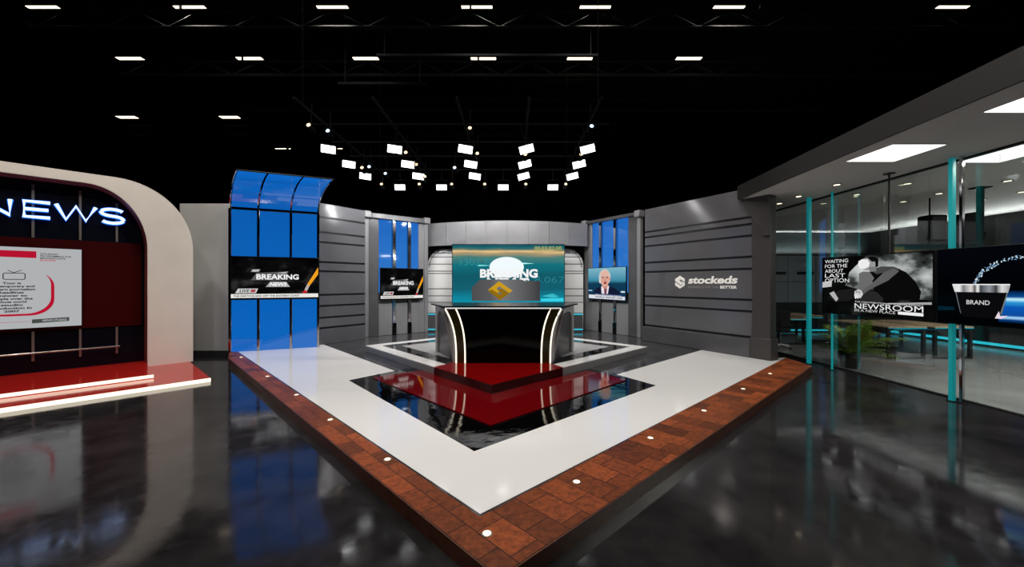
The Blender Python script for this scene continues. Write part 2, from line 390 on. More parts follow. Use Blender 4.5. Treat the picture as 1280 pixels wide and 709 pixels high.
# ------------------------------------------------------------------ stage platform
tip = (-.07, 2.17); OUT = [tip, (5.81, 7.71), (5.92, 8.62), (5.45, 8.95), (4.1, 11.4), (3.6, 12.6), (2.9, 14.2), (-3.2, 14.2), (-4.3, 12.4), (-5.1, 11.1), (-5.3, 10.8), (-7.05, 10.0), (-6.10, 8.56)]
pf = thing('stage_platform', 'low stage platform with brown tile border, white gloss walkway and black inlay', 'stage', (0,0,0))
MB().prism(OUT, 0, .1185, M['deck']).build('deck', pf)
WT = (-.22, 2.76)
WHITE = [WT, (-6.03, 8.91), (-6.93, 9.86), (-5.25, 10.72), (-4.84, 10.31), (-2.15, 7.28), (-2.70, 6.57), (-.36, 3.79), (2.26, 6.24), (1.84, 6.99), (4.60, 9.60), (5.23, 8.57), (5.90, 8.57)]
MB().prism(WHITE, .1185, .1205, M['white']).build('white_walkway', pf)
TB = [tip, (5.81, 7.71), (5.92, 8.57), (5.86, 8.54), (-.22, 2.73), (-6.05, 8.90), (-6.93, 9.84), (-7.03, 9.94), (-6.10, 8.56)]
b = MB(); b.prism([(x, y) for x, y in TB], .1185, .1198, M['tile']); b.build('tile_border', pf)
def kerb_strip(p, q):
    d = (Vector(q)-Vector(p)).normalized(); n = Vector((d.y, -d.x))*.012
    return [tuple(Vector(p)+n), tuple(Vector(q)+n), q, p]
b = MB(); b.prism(kerb_strip(tip, (5.81,7.71)), 0, .117, M['kerb']); b.prism(kerb_strip((-6.10,8.56), tip), 0, .117, M['kerb']); b.prism(kerb_strip((5.81,7.71),(5.92,8.6)), 0, .117, M['kerb']); b.prism(kerb_strip((-7.03,9.94),(-6.10,8.56)), 0, .117, M['kerb']); b.build('kerb_face', pf)
MB().prism([(-2.70,6.57), (-.36,3.79), (2.26,6.24), (1.84,6.99), (1.0,8.0), (-1.4,8.1), (-2.15,7.28)], .1185, .1203, M['blackg']).build('black_inlay', pf)
MB().prism([(-2.35,6.71), (-.24,4.45), (1.89,6.56), (1.37,7.25), (-.29,5.80), (-1.66,7.27)], .1203, .134, M['redg']).build('red_panel', pf)

def floor_lamp(p, label):
    t = thing('recessed_floor_light', label, 'floor light', (p[0], p[1], .1195), 0, 'recessed lights in the tile border')
    MB().lathe([(.036,-.004),(.036,.004),(.026,.006)], M['satin'], 16).build('ring', t, True)
    MB().lathe([(.026,.003),(.026,.008),(.001,.012)], emi('#fff2d0', 2.2), 16).build('lens', t)
FL = [(-5.86,8.60), (-4.20,6.83), (-3.09,5.70), (-2.13,4.66), (-1.13,3.61), (-.16,2.54), (.52,3.20), (1.43,4.11), (2.41,4.99), (3.50,6.02), (4.57,7.04)]
FN = ['at the far end of the left tile border by the blue panel', 'second from the blue panel along the left tile border', 'third from the blue panel along the left tile border', 'fourth from the blue panel along the left tile border',
      'on the left tile border nearest the front corner', 'at the front corner of the tile border', 'on the right tile border nearest the front corner', 'second from the front corner along the right tile border',
      'third from the front corner along the right tile border', 'fourth from the front corner along the right tile border', 'at the far end of the right tile border by the office']
for p, n in zip(FL, FN): floor_lamp(p, 'small floor light '+n)

# upper riser (square seen on its corner)
RS = [(-.29,5.72), (3.11,9.16), (-.10,12.5), (-3.44,9.34)]; ZR = .264
rs = thing('desk_riser', 'square grey riser with white edge band under the anchor desk', 'stage riser', (0,0,.12))
MB().prism(RS, 0, .13, M['grey']).build('base', rs)
i1 = inset(RS, .28); i2 = inset(RS, .62)
def ring(outer, inner, z0, z1, m, name, par):
    A = sum(outer[i][0]*outer[(i+1)%4][1]-outer[(i+1)%4][0]*outer[i][1] for i in range(4))
    if A < 0: outer = outer[::-1]
    A = sum(inner[i][0]*inner[(i+1)%4][1]-inner[(i+1)%4][0]*inner[i][1] for i in range(4))
    if A < 0: inner = inner[::-1]
    k = min(range(4), key=lambda j: (inner[j][0]-outer[0][0])**2+(inner[j][1]-outer[0][1])**2); inner = inner[k:]+inner[:k]
    b = MB()
    for i in range(4): b.prism([outer[i], outer[(i+1)%4], inner[(i+1)%4], inner[i]], z0, z1, m)
    return b.build(name, par)
ring(RS, i1, .13, .144, M['white'], 'edge_band', rs); ring(i1, i2, .13, .1435, M['blackglass'], 'black_band', rs)
MB().prism(i2, .13, .143, M['risertop']).build('centre_panel', rs)
MB().prism([(-.29,5.705), (.88,6.885), (.71,7.22), (.71,7.6), (-1.12,7.6), (-1.12,7.24), (-1.36,6.93)], .002, .144, M['redshade']).build('corner_side', rs)  # side of the red corner, its shade put into a darker colour
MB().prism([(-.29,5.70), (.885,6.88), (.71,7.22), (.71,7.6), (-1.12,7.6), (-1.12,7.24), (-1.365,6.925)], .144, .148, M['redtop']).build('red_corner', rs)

# ------------------------------------------------------------------ anchor desk
dk = thing('anchor_desk', 'black news anchor desk with curved lit strips and grey wings', 'desk', (-.16, 7.25, .268))
H = .985
def hw(t, b0, d): return b0+d*t**3
ts = [k/20 for k in range(21)]
oc = [(hw(t,.857,.2), t*H) for t in ts]; ic = [(hw(t,.695,.168), t*H) for t in ts]
b = MB()
P = [(-x, z) for x, z in ic]+[(x, z) for x, z in reversed(ic)]; b.slab(P, 0, .06, M['deskfront']); b.build('front_panel', dk)
band = pbr('bronze_black_gloss', '#2a2412', .15)
for sx in (-1, 1):
    P = [(sx*(x-.012), z) for x, z in oc]+[(sx*(x+.012), z) for x, z in reversed(ic)]
    MB().slab(P, .012, .06, band).build('side_band', dk)
    for cv in (oc, ic):
        MB().tube([(sx*x, 0, z) for x, z in cv], .0135, LED, 8).build('led_strip', dk)
XB, YB = 1.47, 1.36
def ruled(u, z, sx, off=0.):
    x0 = hw(z/H, .857, .2); p0 = Vector((sx*x0, .05)); p1 = Vector((sx*XB, YB)); d = (p1-p0); n = Vector((d.y, -d.x)).normalized()*sx
    p = p0+d*u+n*off; return (p.x, p.y, z)
for sx in (-1, 1):
    vs = []; fs = []; nu, nz = 10, 14
    for off in (.0, -.05):
        for j in range(nz+1):
            for i in range(nu+1): vs.append(ruled(i/nu, H*j/nz, sx, off))
    K = (nu+1)*(nz+1)
    for j in range(nz):
        for i in range(nu):
            a = j*(nu+1)+i; fs += [(a,a+1,a+nu+2,a+nu+1), (K+a+nu+1,K+a+nu+2,K+a+1,K+a)]
    for i in range(nu):
        fs += [(i+1,i,K+i,K+i+1), (nz*(nu+1)+i,nz*(nu+1)+i+1,K+nz*(nu+1)+i+1,K+nz*(nu+1)+i)]
    for j in range(nz):
        a = j*(nu+1); fs += [(a,a+nu+1,K+a+nu+1,K+a), (a+nu+nu+1,a+nu,K+a+nu,K+a+nu+nu+1)]
    MB().add(vs, fs, M['greyd']).build('wing', dk, True)
    # raised arch frame round the recessed wing face
    n = 24; vs = []; fs = []
    for k in range(n+1):
        u = .10+.80*k/n; q = abs(2*(u-.10)/.80-1); zi = H*(.56+.34*(1-q**3)**(1/3)) if q < .9999 else H*.56
        if k in (0, n): zi = 0
        for off in (.03, .0):
            vs += [ruled(u, zi, sx, off), ruled(u, H, sx, off)]
    for k in range(n):
        a = 4*k; fs += [(a,a+4,a+5,a+1), (a,a+2,a+6,a+4)]
    fr = MB().add(vs, fs, M['risertop'])
    for (u0, u1) in ((.0,.10), (.90,1.0)):
        v2 = [ruled(u, H*j/nz, sx, off) for off in (.03,.0) for j in range(nz+1) for u in (u0, u1)]; f2 = []
        for j in range(nz):
            a = 2*j; k2 = 2*(nz+1); f2 += [(a,a+1,a+3,a+2), (k2+a,a,a+2,k2+a+2), (a+1,k2+a+1,k2+a+3,a+3)]
        fr.add(v2, f2, M['risertop'])
    fr.build('arch_frame', dk)
MB().box(-1.055, 1.055, -.055, .05, H+.008, H+.028, emi('#d8d6d0'), .004).build('front_lip', dk)  # emission put into the white lip, whose front face stays unlit
TOP = [(-1.08,-.015), (1.08,-.015), (1.52,.98), (1.47,1.40), (-1.47,1.40), (-1.52,.98)]
MB().prism(TOP, H+.0285, H+.055, M['desktop']).build('desk_top', dk)

# ------------------------------------------------------------------ screens
def tv(name, label, p0, p1, z0, z1, draw, depth=.06, bez=.018, mount=None, cat='television'):
    w = math.dist(p0, p1); h = z1-z0
    t = plane_root(name, label, cat, p0, p1, z0)
    MB().box(0, w, 0, depth, 0, h, M['casing'], .008).build('casing', t)
    s = MB(); draw(s, w, h, bez); s.build('screen', t)
    if mount: mount(t, w, h, depth)
    return t
def frame_rect(s, w, h, bz, m, y=-.001): s.flat([(bz,bz),(w-bz,bz),(w-bz,h-bz),(bz,h-bz)], y, m)
WHT = emi('#f4f4f4'); GR = emi('#8d8d8d'); DG = emi('#4b4b4d'); BK = emi('#050505'); LG = emi('#c9c9c9'); RED = emi('#c4202a'); ORA = emi('#f0a020')
def draw_breaking(s, w, h, bz):
    bg = cloud_emi('breaking_backdrop', [(.35,'#020203'),(.55,'#0c0c0d'),(.75,'#3a3a3c')], (1.2,1,2), 1.6, (.3,0,.8), 3)
    frame_rect(s, w, h, bz, bg)
    X = lambda a: a*w; Z = lambda a: a*h; y = -.003
    pl = lambda pts, m, k=0: s.flat([(X(a), Z(c)) for a, c in pts], y-k*.0015, m)
    pl([(.22,.45),(.55,.45),(.60,.53),(.64,.66),(.28,.62)], emi('#5a5a5c'))
    pl([(.50,.62),(.63,.66),(.60,.61)], emi('#b5b5b5'), 1)
    s.text('BREAKING', X(.28), Z(.475), h*.115, w*.475, y-.004, WHT, bold=.03)
    pl([(.38,.295),(.655,.295),(.61,.415),(.43,.415)], emi('#a6a6a6'))
    s.text('NEWS', X(.425), Z(.318), h*.08, w*.19, y-.004, WHT, bold=.03, shear=.15)
    pl([(.215,.64),(.31,.64),(.325,.705),(.235,.705)], emi('#6f6f70')); s.text('HOT', X(.235), Z(.65), h*.045, w*.07, y-.004, WHT, bold=.03, shear=.3)
    pl([(.055,.155),(.275,.155),(.30,.26),(.085,.26)], LG); s.text('LIVE', X(.10), Z(.175), h*.065, w*.10, y-.004, emi('#222222'), bold=.02, shear=.2)
    pl([(.215,.175),(.265,.175),(.275,.24),(.225,.24)], emi('#a8404a'), 1)
    pl([(.01,.045),(.985,.045),(.985,.135),(.01,.135)], emi('#e9e6e2'))
    s.text('THE EARTHQUAKE OFF THE EASTERN COAST', X(.035), Z(.068), h*.042, w*.73, y-.003, emi('#2a2a2a'), bold=.02)
    pl([(.985,.77),(.985,.60),(.885,.33),(.855,.36)], ORA, 1); pl([(.855,.36),(.885,.33),(.85,.19),(.82,.22)], emi('#b9b0a6'), 1); pl([(.83,.225),(.86,.18),(.84,.14),(.79,.15)], RED, 1)
def pole_mount(t, w, h, d):
    MB().box(w*.35, w*.65, d, d+.05, h*.3, h*.7, M['steel'], .01).build('wall_bracket', t)
# plain set planes
BP0, BP1 = (-6.55, 9.24), (-4.85, 10.0)
def off(p0, p1, s, y):
    d = (Vector(p1)-Vector(p0)).normalized(); n = Vector((-d.y, d.x)); return tuple(Vector(p0)+d*s+n*y)
tv('television', 'large flat television showing BREAKING NEWS on the curved blue panel', off(BP0,BP1,.01,-.075), off(BP0,BP1,1.87,-.075), 1.335, 2.36, draw_breaking, .05)
WL0, WL1 = (-4.06,12.09), (-2.99,12.99); WR0, WR1 = (2.48,13.85), (3.55,12.14)
tv('television', 'smaller television showing BREAKING NEWS beside the slatted panels left of the desk', off(WL0,WL1,.02,-.09), off(WL0,WL1,1.46,-.09), 1.21, 2.2, draw_breaking, .05, mount=pole_mount)
def draw_anchor(s, w, h, bz):
    bg = ramp_emi('studio_backdrop', [(0,'#0d2f4c'),(.52,'#103c55'),(.62,'#3f8ca6'),(1,'#7fb6c8')], 'Z', 0, h, .12)
    frame_rect(s, w, h, bz, bg)
    y = -.003; X = lambda a: a*w; Z = lambda a: a*h
    pl = lambda pts, m, k=0: s.flat([(X(a), Z(c)) for a, c in pts], y-k*.0012, m)
    pl([(.17,.02),(.17,.24),(.24,.36),(.38,.43),(.60,.43),(.74,.36),(.84,.24),(.86,.02)], emi('#141a33'))
    pl([(.385,.19),(.37,.40),(.42,.47),(.54,.47),(.58,.42),(.545,.19)], emi('#e6dfe4'), 1)
    pl([(.455,.19),(.45,.36),(.475,.40),(.51,.40),(.525,.36),(.515,.19)], emi('#7c4350'), 2)
    pl([(.40,.44),(.42,.38),(.475,.34),(.53,.38),(.555,.46)], emi('#c98d7e'), 2)
    pl(ell(.465,.70,.155,.245), emi('#c9c6c4'), 3); pl(ell(.47,.64,.112,.235), emi('#dba392'), 4); pl(ell(.345,.60,.03,.085), emi('#d9d6d3'), 3)
    pl(ell(.468,.80,.105,.10), emi('#e3b3a2'), 5)
    for cx in (.425, .53): pl(ell(cx,.69,.03,.018), emi('#6f4a42'), 6); pl(ell(cx,.725,.038,.012), emi('#b9a49a'), 6)
    pl([(.475,.68),(.50,.58),(.455,.58)], emi('#c48a79'), 6); pl(ell(.48,.525,.042,.03), emi('#8e2f2c'), 6); pl(ell(.48,.565,.05,.012), emi('#c98877'), 6)
    pl(ell(.60,.65,.02,.06), emi('#cf9180'), 4)
    pl([(.03,.05),(.975,.03),(.975,.13),(.03,.165)], emi('#dcdde4'), 7); pl([(.19,.155),(.92,.125),(.92,.185),(.19,.205)], emi('#22356b'), 7)
    s.text('NEWS HEADLINES TODAY', X(.21), Z(.158), h*.03, w*.68, y-.011, WHT, slope=-.03)
    s.text('WORLD REPORT LIVE', X(.21), Z(.075), h*.055, w*.70, y-.011, emi('#47485a'), bold=.02, slope=-.02)
    pl([(.02,.275),(.13,.275),(.13,.31),(.02,.31)], emi('#9fc3d4'), 7); pl([(.875,.245),(.975,.245),(.975,.29),(.875,.29)], emi('#cfe3ea'), 7)
tv('television', 'television showing a white-haired newsreader in dark suit, right of the desk', off(WR0,WR1,.34,-.09), off(WR0,WR1,2.02,-.09), 1.175, 2.245, draw_anchor, .05, mount=pole_mount)

# big centre screen
def draw_big(s, w, h, bz):
    bg = ramp_emi('teal_broadcast_backdrop', [(0,'#17b0c4'),(.10,'#0f8fa8'),(.3,'#146070'),(.5,'#125866'),(.68,'#13707c'),(.80,'#4f8078'),(.855,'#b49a70'),(.88,'#e8c890'),(.905,'#7d7f64'),(.93,'#2c6a70'),(1,'#0c4f5c')], 'Z', 0, h, .10)
    frame_rect(s, w, h, bz, bg); y = -.004
    z0 = -.92; Q = lambda x, z: (x-1.08, z+z0)
    pl = lambda pts, m, k=0: s.flat([Q(a, c) for a, c in pts], y-k*.002, m)
    s.text('1302.701', *Q(1.34,2.30), .21, 1.2, y, emi('#2f8a94')); s.text('8.067', *Q(3.72,1.74), .21, .95, y, emi('#267a86'))
    pl(ell(2.83,2.24,.55,.33,32), emi('#f1fbff'), 1); pl([(3.2,2.33),(3.72,2.36),(3.25,2.39)], emi('#b9ffff'), 1); pl([(1.9,2.27),(2.4,2.29),(1.95,2.32)], emi('#7fe6e0'), 1)
    s.text('BREAKING', *Q(1.98,1.92), .25, 1.84, y-.006, WHT, bold=.045)
    s.text('NEWS', *Q(2.2,1.665), .22, 1.36, y-.006, WHT, bold=.05)
    gp = ramp_emi('grey_title_card', [(0,'#4a4a4c'),(.3,'#5a5a5c'),(.45,'#777779'),(1,'#343436')], 'X', .55, 2.9)
    pl([(1.72,1.17),(1.72,1.60),(1.98,1.85),(3.28,1.85),(3.42,1.80),(3.89,1.80),(3.89,1.17)], gp, 5)
    GO = emi('#c99a1e'); GD = emi('#8d6a10')
    pl([(2.23,1.51),(2.58,1.79),(3.02,1.49),(2.91,1.42),(2.60,1.63),(2.50,1.55),(2.62,1.47),(2.50,1.39),(2.34,1.51)], GO, 6)
    pl([(2.23,1.49),(2.62,1.19),(2.92,1.41),(2.66,1.56),(2.55,1.49),(2.68,1.41),(2.62,1.36),(2.36,1.53)], GD, 7)
    s.text('00:03:02:00', *Q(3.72,2.80), .105, .86, y, emi('#c8c65a')); pl([(3.72,2.72),(4.60,2.72),(4.60,2.75),(3.72,2.75)], emi('#c8ab72'))
    pl([(1.12,.94),(4.66,.94),(4.66,1.04),(1.12,1.04)], emi('#0c6f9e'), 1); s.text('LIVE NEWS', *Q(1.5,.985), .09, .55, y-.004, emi('#8fd5e6')); s.text('WORLD REPORT', *Q(2.9,.985), .09, .9, y-.004, emi('#8fd5e6'))
    pl([(3.92,1.15),(4.64,1.15),(4.64,1.26),(3.92,1.24)], emi('#3ad2e6'), 1); pl([(3.95,1.32),(4.3,1.4),(4.5,1.3),(4.3,1.26)], emi('#39b9c4'), 1)
big0, big1 = (-1.92, 12.7), (1.69, 12.7)
def stand(t, w, h, d):
    b = MB()
    for x in (.6, w-.6): b.box(x-.05, x+.05, d, d+.07, -.80, h-.3, M['steel'], .01)
    b.build('stand', t)
tv('video_wall', 'large teal video wall reading BREAKING behind the anchor desk', big0, big1, .92, 2.98, draw_big, .07, .02, stand, 'screen')

# ------------------------------------------------------------------ blue curved panel unit (left)
bp = plane_root('curved_light_panel', 'tall blue panel with chrome posts curving forward at top, left end of stage', 'light panel', BP0, BP1, .12)
W = 1.86; PX = (.0, .56, 1.24, 1.84)
def prof(k, n=12):
    a = PI/2*k/n; return (math.sin(a)**1.0, )
def curve_pt(t):    # from z 3.5 up and forward
    a = t*PI/2; d = 1.16*(1-math.cos(a)); return (.35*d/1.16, -d, 3.48-.12+.62*math.sin(a)) 
segs = [curve_pt(k/12) for k in range(13)]
# straight lower panes behind the posts
for i in range(3):
    x0, x1 = PX[i]+.02, PX[i+1]-.02
    MB().box(x0, x1, .03, .055, 0.0, 3.34, M['bluep']).build('blue_pane', bp)
    vs = []; fs = []
    for (dx, y, z) in segs:
        vs += [(x0+dx, y+.03, z), (x1+dx, y+.03, z), (x0+dx, y+.05, z+.012), (x1+dx, y+.05, z+.012)]
    for k in range(12):
        a = 4*k; fs += [(a,a+1,a+5,a+4), (a+2,a+6,a+7,a+3), (a,a+4,a+6,a+2), (a+1,a+3,a+7,a+5)]
    fs += [(0,2,3,1), (48,49,51,50)]
    MB().add(vs, fs, M['bluep']).build('curved_pane', bp)
for i, x in enumerate(PX):
    b = MB(); b.box(x-.03, x+.03, -.045, .028, 0, 3.36, M['chrome'], .008)
    pts = [(x+dx, y-.01, z) for dx, y, z in (segs if i in (0, 3) else segs[:7])]
    b.tube(pts, .022, M['chrome'], 8); b.build('post', bp)
MB().box(0, 1.84, -.03, .028, 3.33, 3.39, M['blackglass'], .008).build('crossbar', bp)
dx, y, z = segs[-1]
MB().tube([(dx-.02, y, z), (1.86+dx, y, z)], .016, M['steel']).build('edge_rail', bp)

# ------------------------------------------------------------------ slatted scenery walls
def slat_wall(name, label, p0, p1, z0, z1, grooves, mat, extra=None):
    t = plane_root(name, label, 'scenery wall', p0, p1, z0); w = math.dist(p0, p1)
    MB().box(0, w, .02, .09, 0, z1-z0, M['groove']).build('backing', t)
    b = MB(); edges = [0]+[g-z0 for g in sorted(grooves)]+[z1-z0+.025]
    for a, c in zip(edges[:-1], edges[1:]):
        b.box(0.01, w-.01, 0, .02, a+(.025 if a else 0), c-.025, mat, .004)
    b.build('slats', t)
    if extra: extra(t, w)
    return t
slat_wall('slatted_scenery_wall', 'grey slatted wall between blue curved panel and left window bay', off((-5.0,10.35),(-4.22,11.49),-.05,0), off((-5.0,10.35),(-4.22,11.49),1.36,0), .12, 3.82, [.55,.82,1.13,1.42,2.04,2.28,2.80,3.06,3.45], M['wallg'])
RW0, RW1 = (3.74,11.22), (5.20,8.60)
def rw_extra(t, w):
    z = -.12
    s = MB(); m = pbr('white_sign_glow_paint', '#dcdad6', .5, emis='#dcdad6', es=.22); gm = pbr('grey_sign_paint', '#8d8b88', .5)  # white lettering and badge have a faint glow put into the paint
    s.text('stockeds', 1.41, 1.725+z, .165, 1.25, -.006, m, bold=.035, shear=.22, ext=.005)
    s.text('CHANGE IS FOR THE', 1.41, 1.605+z, .055, .80, -.004, gm, ext=.003); s.text('BETTER', 2.26, 1.605+z, .062, .40, -.004, m, bold=.03, ext=.003)
    s.build('lettering', t)
    s = MB(); cx, cz, r = 1.17, 1.755+z, .165
    hexa = [(cx+r*math.cos(PI/2+k*PI/3)*1.0, cz+r*math.sin(PI/2+k*PI/3)) for k in range(6)]
    # hexagon badge cut by an S-shaped channel
    T, UL, LL, B_, LR, UR = hexa
    c = (cx, cz)
    s.slab([T, UL, (UL[0],cz+.03), (cx+.03,cz-.075), (cx+.085,cz-.045), (cx-.02,cz+.055), (cx+.005,cz+.075), (UR[0],cz+.005), UR], -.008, -.001, m)
    s.slab([B_, LR, (LR[0],cz-.03), (LR[0],cz-.03+.02), (cx+.10,cz+.0), (cx+.04,cz+.02), (cx+.10,cz-.05), (cx+.03,cz-.10), (UL[0],cz+.0), LL], -.008, -.001, m)
    s.build('badge', t)
    b = MB(); b.box(0, w, -.10, 0, 0, .40, M['greyd'], .01); b.build('plinth', t)
slat_wall('slatted_scenery_wall', 'grey glossy slatted wall with white logo lettering at right of stage', RW0, RW1, .12, 3.80, [.55,1.11,1.36,2.04,2.30,2.76,3.01,3.16], M['wallg'], rw_extra)
cl = plane_root('scenery_column', 'charcoal end column with sloping dark shadow shape at top, closing the right slatted wall', 'column', RW0, RW1, .12)
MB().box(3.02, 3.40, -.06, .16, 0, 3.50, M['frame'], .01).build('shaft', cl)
MB().slab([(2.72,3.57), (3.40,3.50), (3.40,2.60), (3.30,2.60)], -.12, -.065, M['frame']).build('shadow_panel', cl)  # triangular shadow on the wall, built as a dark panel
MB().box(2.99, 3.43, -.085, .18, 0, .45, M['frame'], .01).build('base', cl)

# ------------------------------------------------------------------ window bays
def bay(no, label, p0, p1, mull, x0, x1, wz0, wz1, xl, xr, side):
    t = plane_root('window_bay', label, 'window', p0, p1, .12); z = -.12
    ed = [x0]+[m for m in mull]+[x1]
    g = [(x0, mull[0]-.06), (mull[0]+.06, mull[1]-.06), (mull[1]+.06, x1)]
    for a, b_ in g:
        MB().box(a, b_, .05, .08, 1.32, wz1+z, M['bluew']).build('blue_pane', t)
        MB().box(a, b_, .03, .06, .98, 1.32, M['greyd']).build('shadow_strip', t)  # shadow under the television, put in as a dark grey strip
        MB().box(a, b_, .0, .05, .0, .98, M['grey'], .008).build('lower_panel', t)
    for m in mull:
        MB().box(m-.055, m+.055, -.02, .05, .36, wz1+z, M['chrome'], .012).build('mullion', t)
        MB().box(m-.06, m+.06, -.05, .06, 0, .36, M['blackglass'], .01).build('mullion_foot', t)
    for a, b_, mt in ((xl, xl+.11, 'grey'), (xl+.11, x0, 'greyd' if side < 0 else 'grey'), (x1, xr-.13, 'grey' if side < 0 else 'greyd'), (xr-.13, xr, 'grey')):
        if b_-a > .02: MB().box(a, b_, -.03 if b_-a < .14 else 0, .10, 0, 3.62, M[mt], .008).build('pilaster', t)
    MB().box(xl, xr, -.10, .12, wz1+z, 3.72, M['greyd'], .015).build('header', t)
    for x in (xl+.06, xr-.06): MB().box(x-.10, x+.10, -.13, .12, 3.56, 3.76, M['grey'], .02).build('capital', t)
bay(2, 'window bay with three blue panes left of the video wall', WL0, WL1, (.50,1.01), .01, 1.34, 2.2, 3.68, -.42, 1.66, -1)
bay(3, 'window bay with three blue panes right of the video wall', WR0, WR1, (.83,1.47), .42, 2.01, 2.2, 3.74, .06, 2.50, 1)

# ------------------------------------------------------------------ centre back: fascia, slatted arch wall, lit plinth
fa = thing('curved_fascia', 'curved grey panelled fascia above the video wall', 'fascia', (0,0,0))
n = 8; xs = [-2.86+5.42*k/n for k in range(n+1)]
def fy(x): return 12.75+.72*((x+.15)/2.71)**2
for k in range(n):
    a, b_ = xs[k]+.004, xs[k+1]-.004
    MB().prism([(a,fy(a)), (b_,fy(b_)), (b_,fy(b_)+.12), (a,fy(a)+.12)], 2.98, 3.74, M['grey']).build('panel', fa)
MB().prism([(x, fy(x)+.13) for x in xs]+[(x, fy(x)+.2) for x in reversed(xs)], 2.985, 3.76, M['groove']).build('backing', fa)
sw = thing('slatted_arch_wall', 'white slatted wall inside a black arch behind the video wall', 'scenery wall', (0,13.5,.12))
MB().box(-2.88, 2.44, .03, .12, 0, 2.79, M['groove']).build('backing', sw)
b = MB(); gz = [0,.96,1.18,1.42,1.94,2.02,2.26,2.50,2.64,2.79]
for a, c in zip(gz[:-1], gz[1:]): b.box(-2.86, 2.42, 0, .03, a+.012, c-.014, M['slat'], .003)
b.build('slats', sw)
for sx, xc in ((-1, -2.86), (1, 2.42)):
    q = [(xc, 2.79)]+[(xc-sx*.55+sx*.55*math.cos(k*PI/24), 2.15+.62*math.sin(k*PI/24)) for k in range(13)]
    MB().slab(q, -.10, -.02, M['blackglass']).build('arch_corner', sw)
    MB().tube([(xc-sx*.58+sx*.50*math.cos(k*PI/24), -.11, 2.15+.57*math.sin(k*PI/24)) for k in range(13)], .014, M['greyd'], 6).build('arch_trim', sw)
lp = thing('lit_plinth', 'low dark plinth with cyan light strips behind the anchor desk', 'plinth', (-.16,13.15,.12))
MB().box(-2.66, 2.50, 0, .30, 0, .62, M['greyd'], .01).build('body', lp)
CY = emi('#38b8d0', 1.)
for z in (.06, .56): MB().box(-2.66, 2.50, -.015, 0, z, z+.045, CY).build('light_strip', lp)

# ------------------------------------------------------------------ grey flat left of the blue panel
ff = thing('scenery_flat', 'plain grey upright flat between the cream arch and the blue panel', 'scenery wall', (-7.9, 9.45, 0))
MB().box(0, 1.17, 0, .1, .12, 3.62, M['flatg'], .006).build('face', ff); MB().box(0, 1.17, -.012, .1, 0, .12, M['skirt']).build('skirting', ff)

# ------------------------------------------------------------------ NEWS arch set
A0 = (-7.27, 7.93); AD = (.661, .750); A1 = (A0[0]+AD[0], A0[1]+AD[1])
ar = plane_root('archway', 'cream rounded arch framing the red and navy news wall', 'arch', A0, A1, 0)
LX = -4.6
def corner(x0, x1, za, zb, ex=1.0, n=16, p=2.):   # from (x0,zb) round to (x1,za)
    return [(x0+(x1-x0)*math.sin(PI/2*k/n)**(2/p), za+(zb-za)*math.cos(PI/2*k/n)**(2/p)) for k in range(n+1)]
outer = corner(-.45, .72, 2.42, 3.75); inner = corner(-.85, 0, 2.40, 3.57)
prof_o = [(LX, 3.75)]+outer+[(.72, .062)]; prof_i = [(LX, 3.57)]+inner+[(0, .062)]
b = MB(); D0, D1 = 0., .42
P = prof_o+prof_i[::-1]
n = len(P); b.add([(x,D0,z) for x,z in P]+[(x,D1,z) for x,z in P], [], M['arch'])
a = MB(); no = len(prof_o)
vs = []; fs = []
for i in range(no):
    (x, z), (u, v) = prof_o[i], prof_i[i]
    vs += [(x,D0,z),(u,D0,v),(x,D1,z),(u,D1,v)]
for i in range(no-1):
    k = 4*i; fs += [(k,k+1,k+5,k+4), (k+2,k+6,k+7,k+3), (k,k+4,k+6,k+2)]
fs += [(0,2,3,1), (4*no-4,4*no-3,4*no-1,4*no-2)]
MB().add(vs, fs, M['arch']).build('arch_frame', ar)
vs = []; fs = []
for i in range(no):
    u, v = prof_i[i]; vs += [(u-.004,D0+.004,v-.004),(u-.004,D1,v-.004)]
for i in range(no-1): k = 2*i; fs.append((k,k+1,k+3,k+2))
MB().add(vs, fs, M['darkred']).build('reveal', ar)
# wall behind the arch
bk = [(LX,.126)]+[(0.02,.126), (.02,2.4)]+[(x+.02, z+.02) for x, z in inner[::-1]]+[(LX,3.59)]
MB().slab(bk, D1-.0, D1+.08, M['navy']).build('back_wall', ar)
MB().box(LX, -.05, .385, .418, .87, 2.53, M['redwall'], .004).build('red_panel', ar)
for x, z1 in ((-1.47,3.48), (-.90,3.47), (-.41,3.30)):
    MB().box(x-.016, x+.016, .36, .418, 2.54, z1, M['satin']).build('mullion', ar)
    MB().box(x-.016, x+.016, .36, .418, .34, .86, M['satin']).build('mullion', ar)
MB().box(-4.0, -.37, .28, .31, .47, .50, M['satin'], .006).build('rail', ar)
b = MB()
for x in (-3, -1.47, -.41): b.box(x-.012, x+.012, .30, .36, .475, .495, M['satin'])
b.build('rail_bracket', ar)
lo = plane_root('news_step', 'lower red step with glowing front edge below the cream arch', 'step', A0, A1, 0)
MB().prism([(LX,-2.10),(.595,-2.10),(.66,-.10),(.78,.45),(LX,.45)], 0, .062, M['redstep']).build('tread', lo)
MB().box(LX, .595, -2.132, -2.10, 0.002, .060, LED).build('led_edge', lo)
up = plane_root('news_step', 'upper red step with glowing front edge inside the cream arch', 'step', A0, A1, .062)
MB().prism([(LX,-1.38),(-.07,-1.38),(-.01,-.05),(-.01,.42),(LX,.42)], 0, .064, M['redstep']).build('tread', up)
MB().box(LX, -.07, -1.41, -1.38, .012, .062, LED).build('led_edge', up)
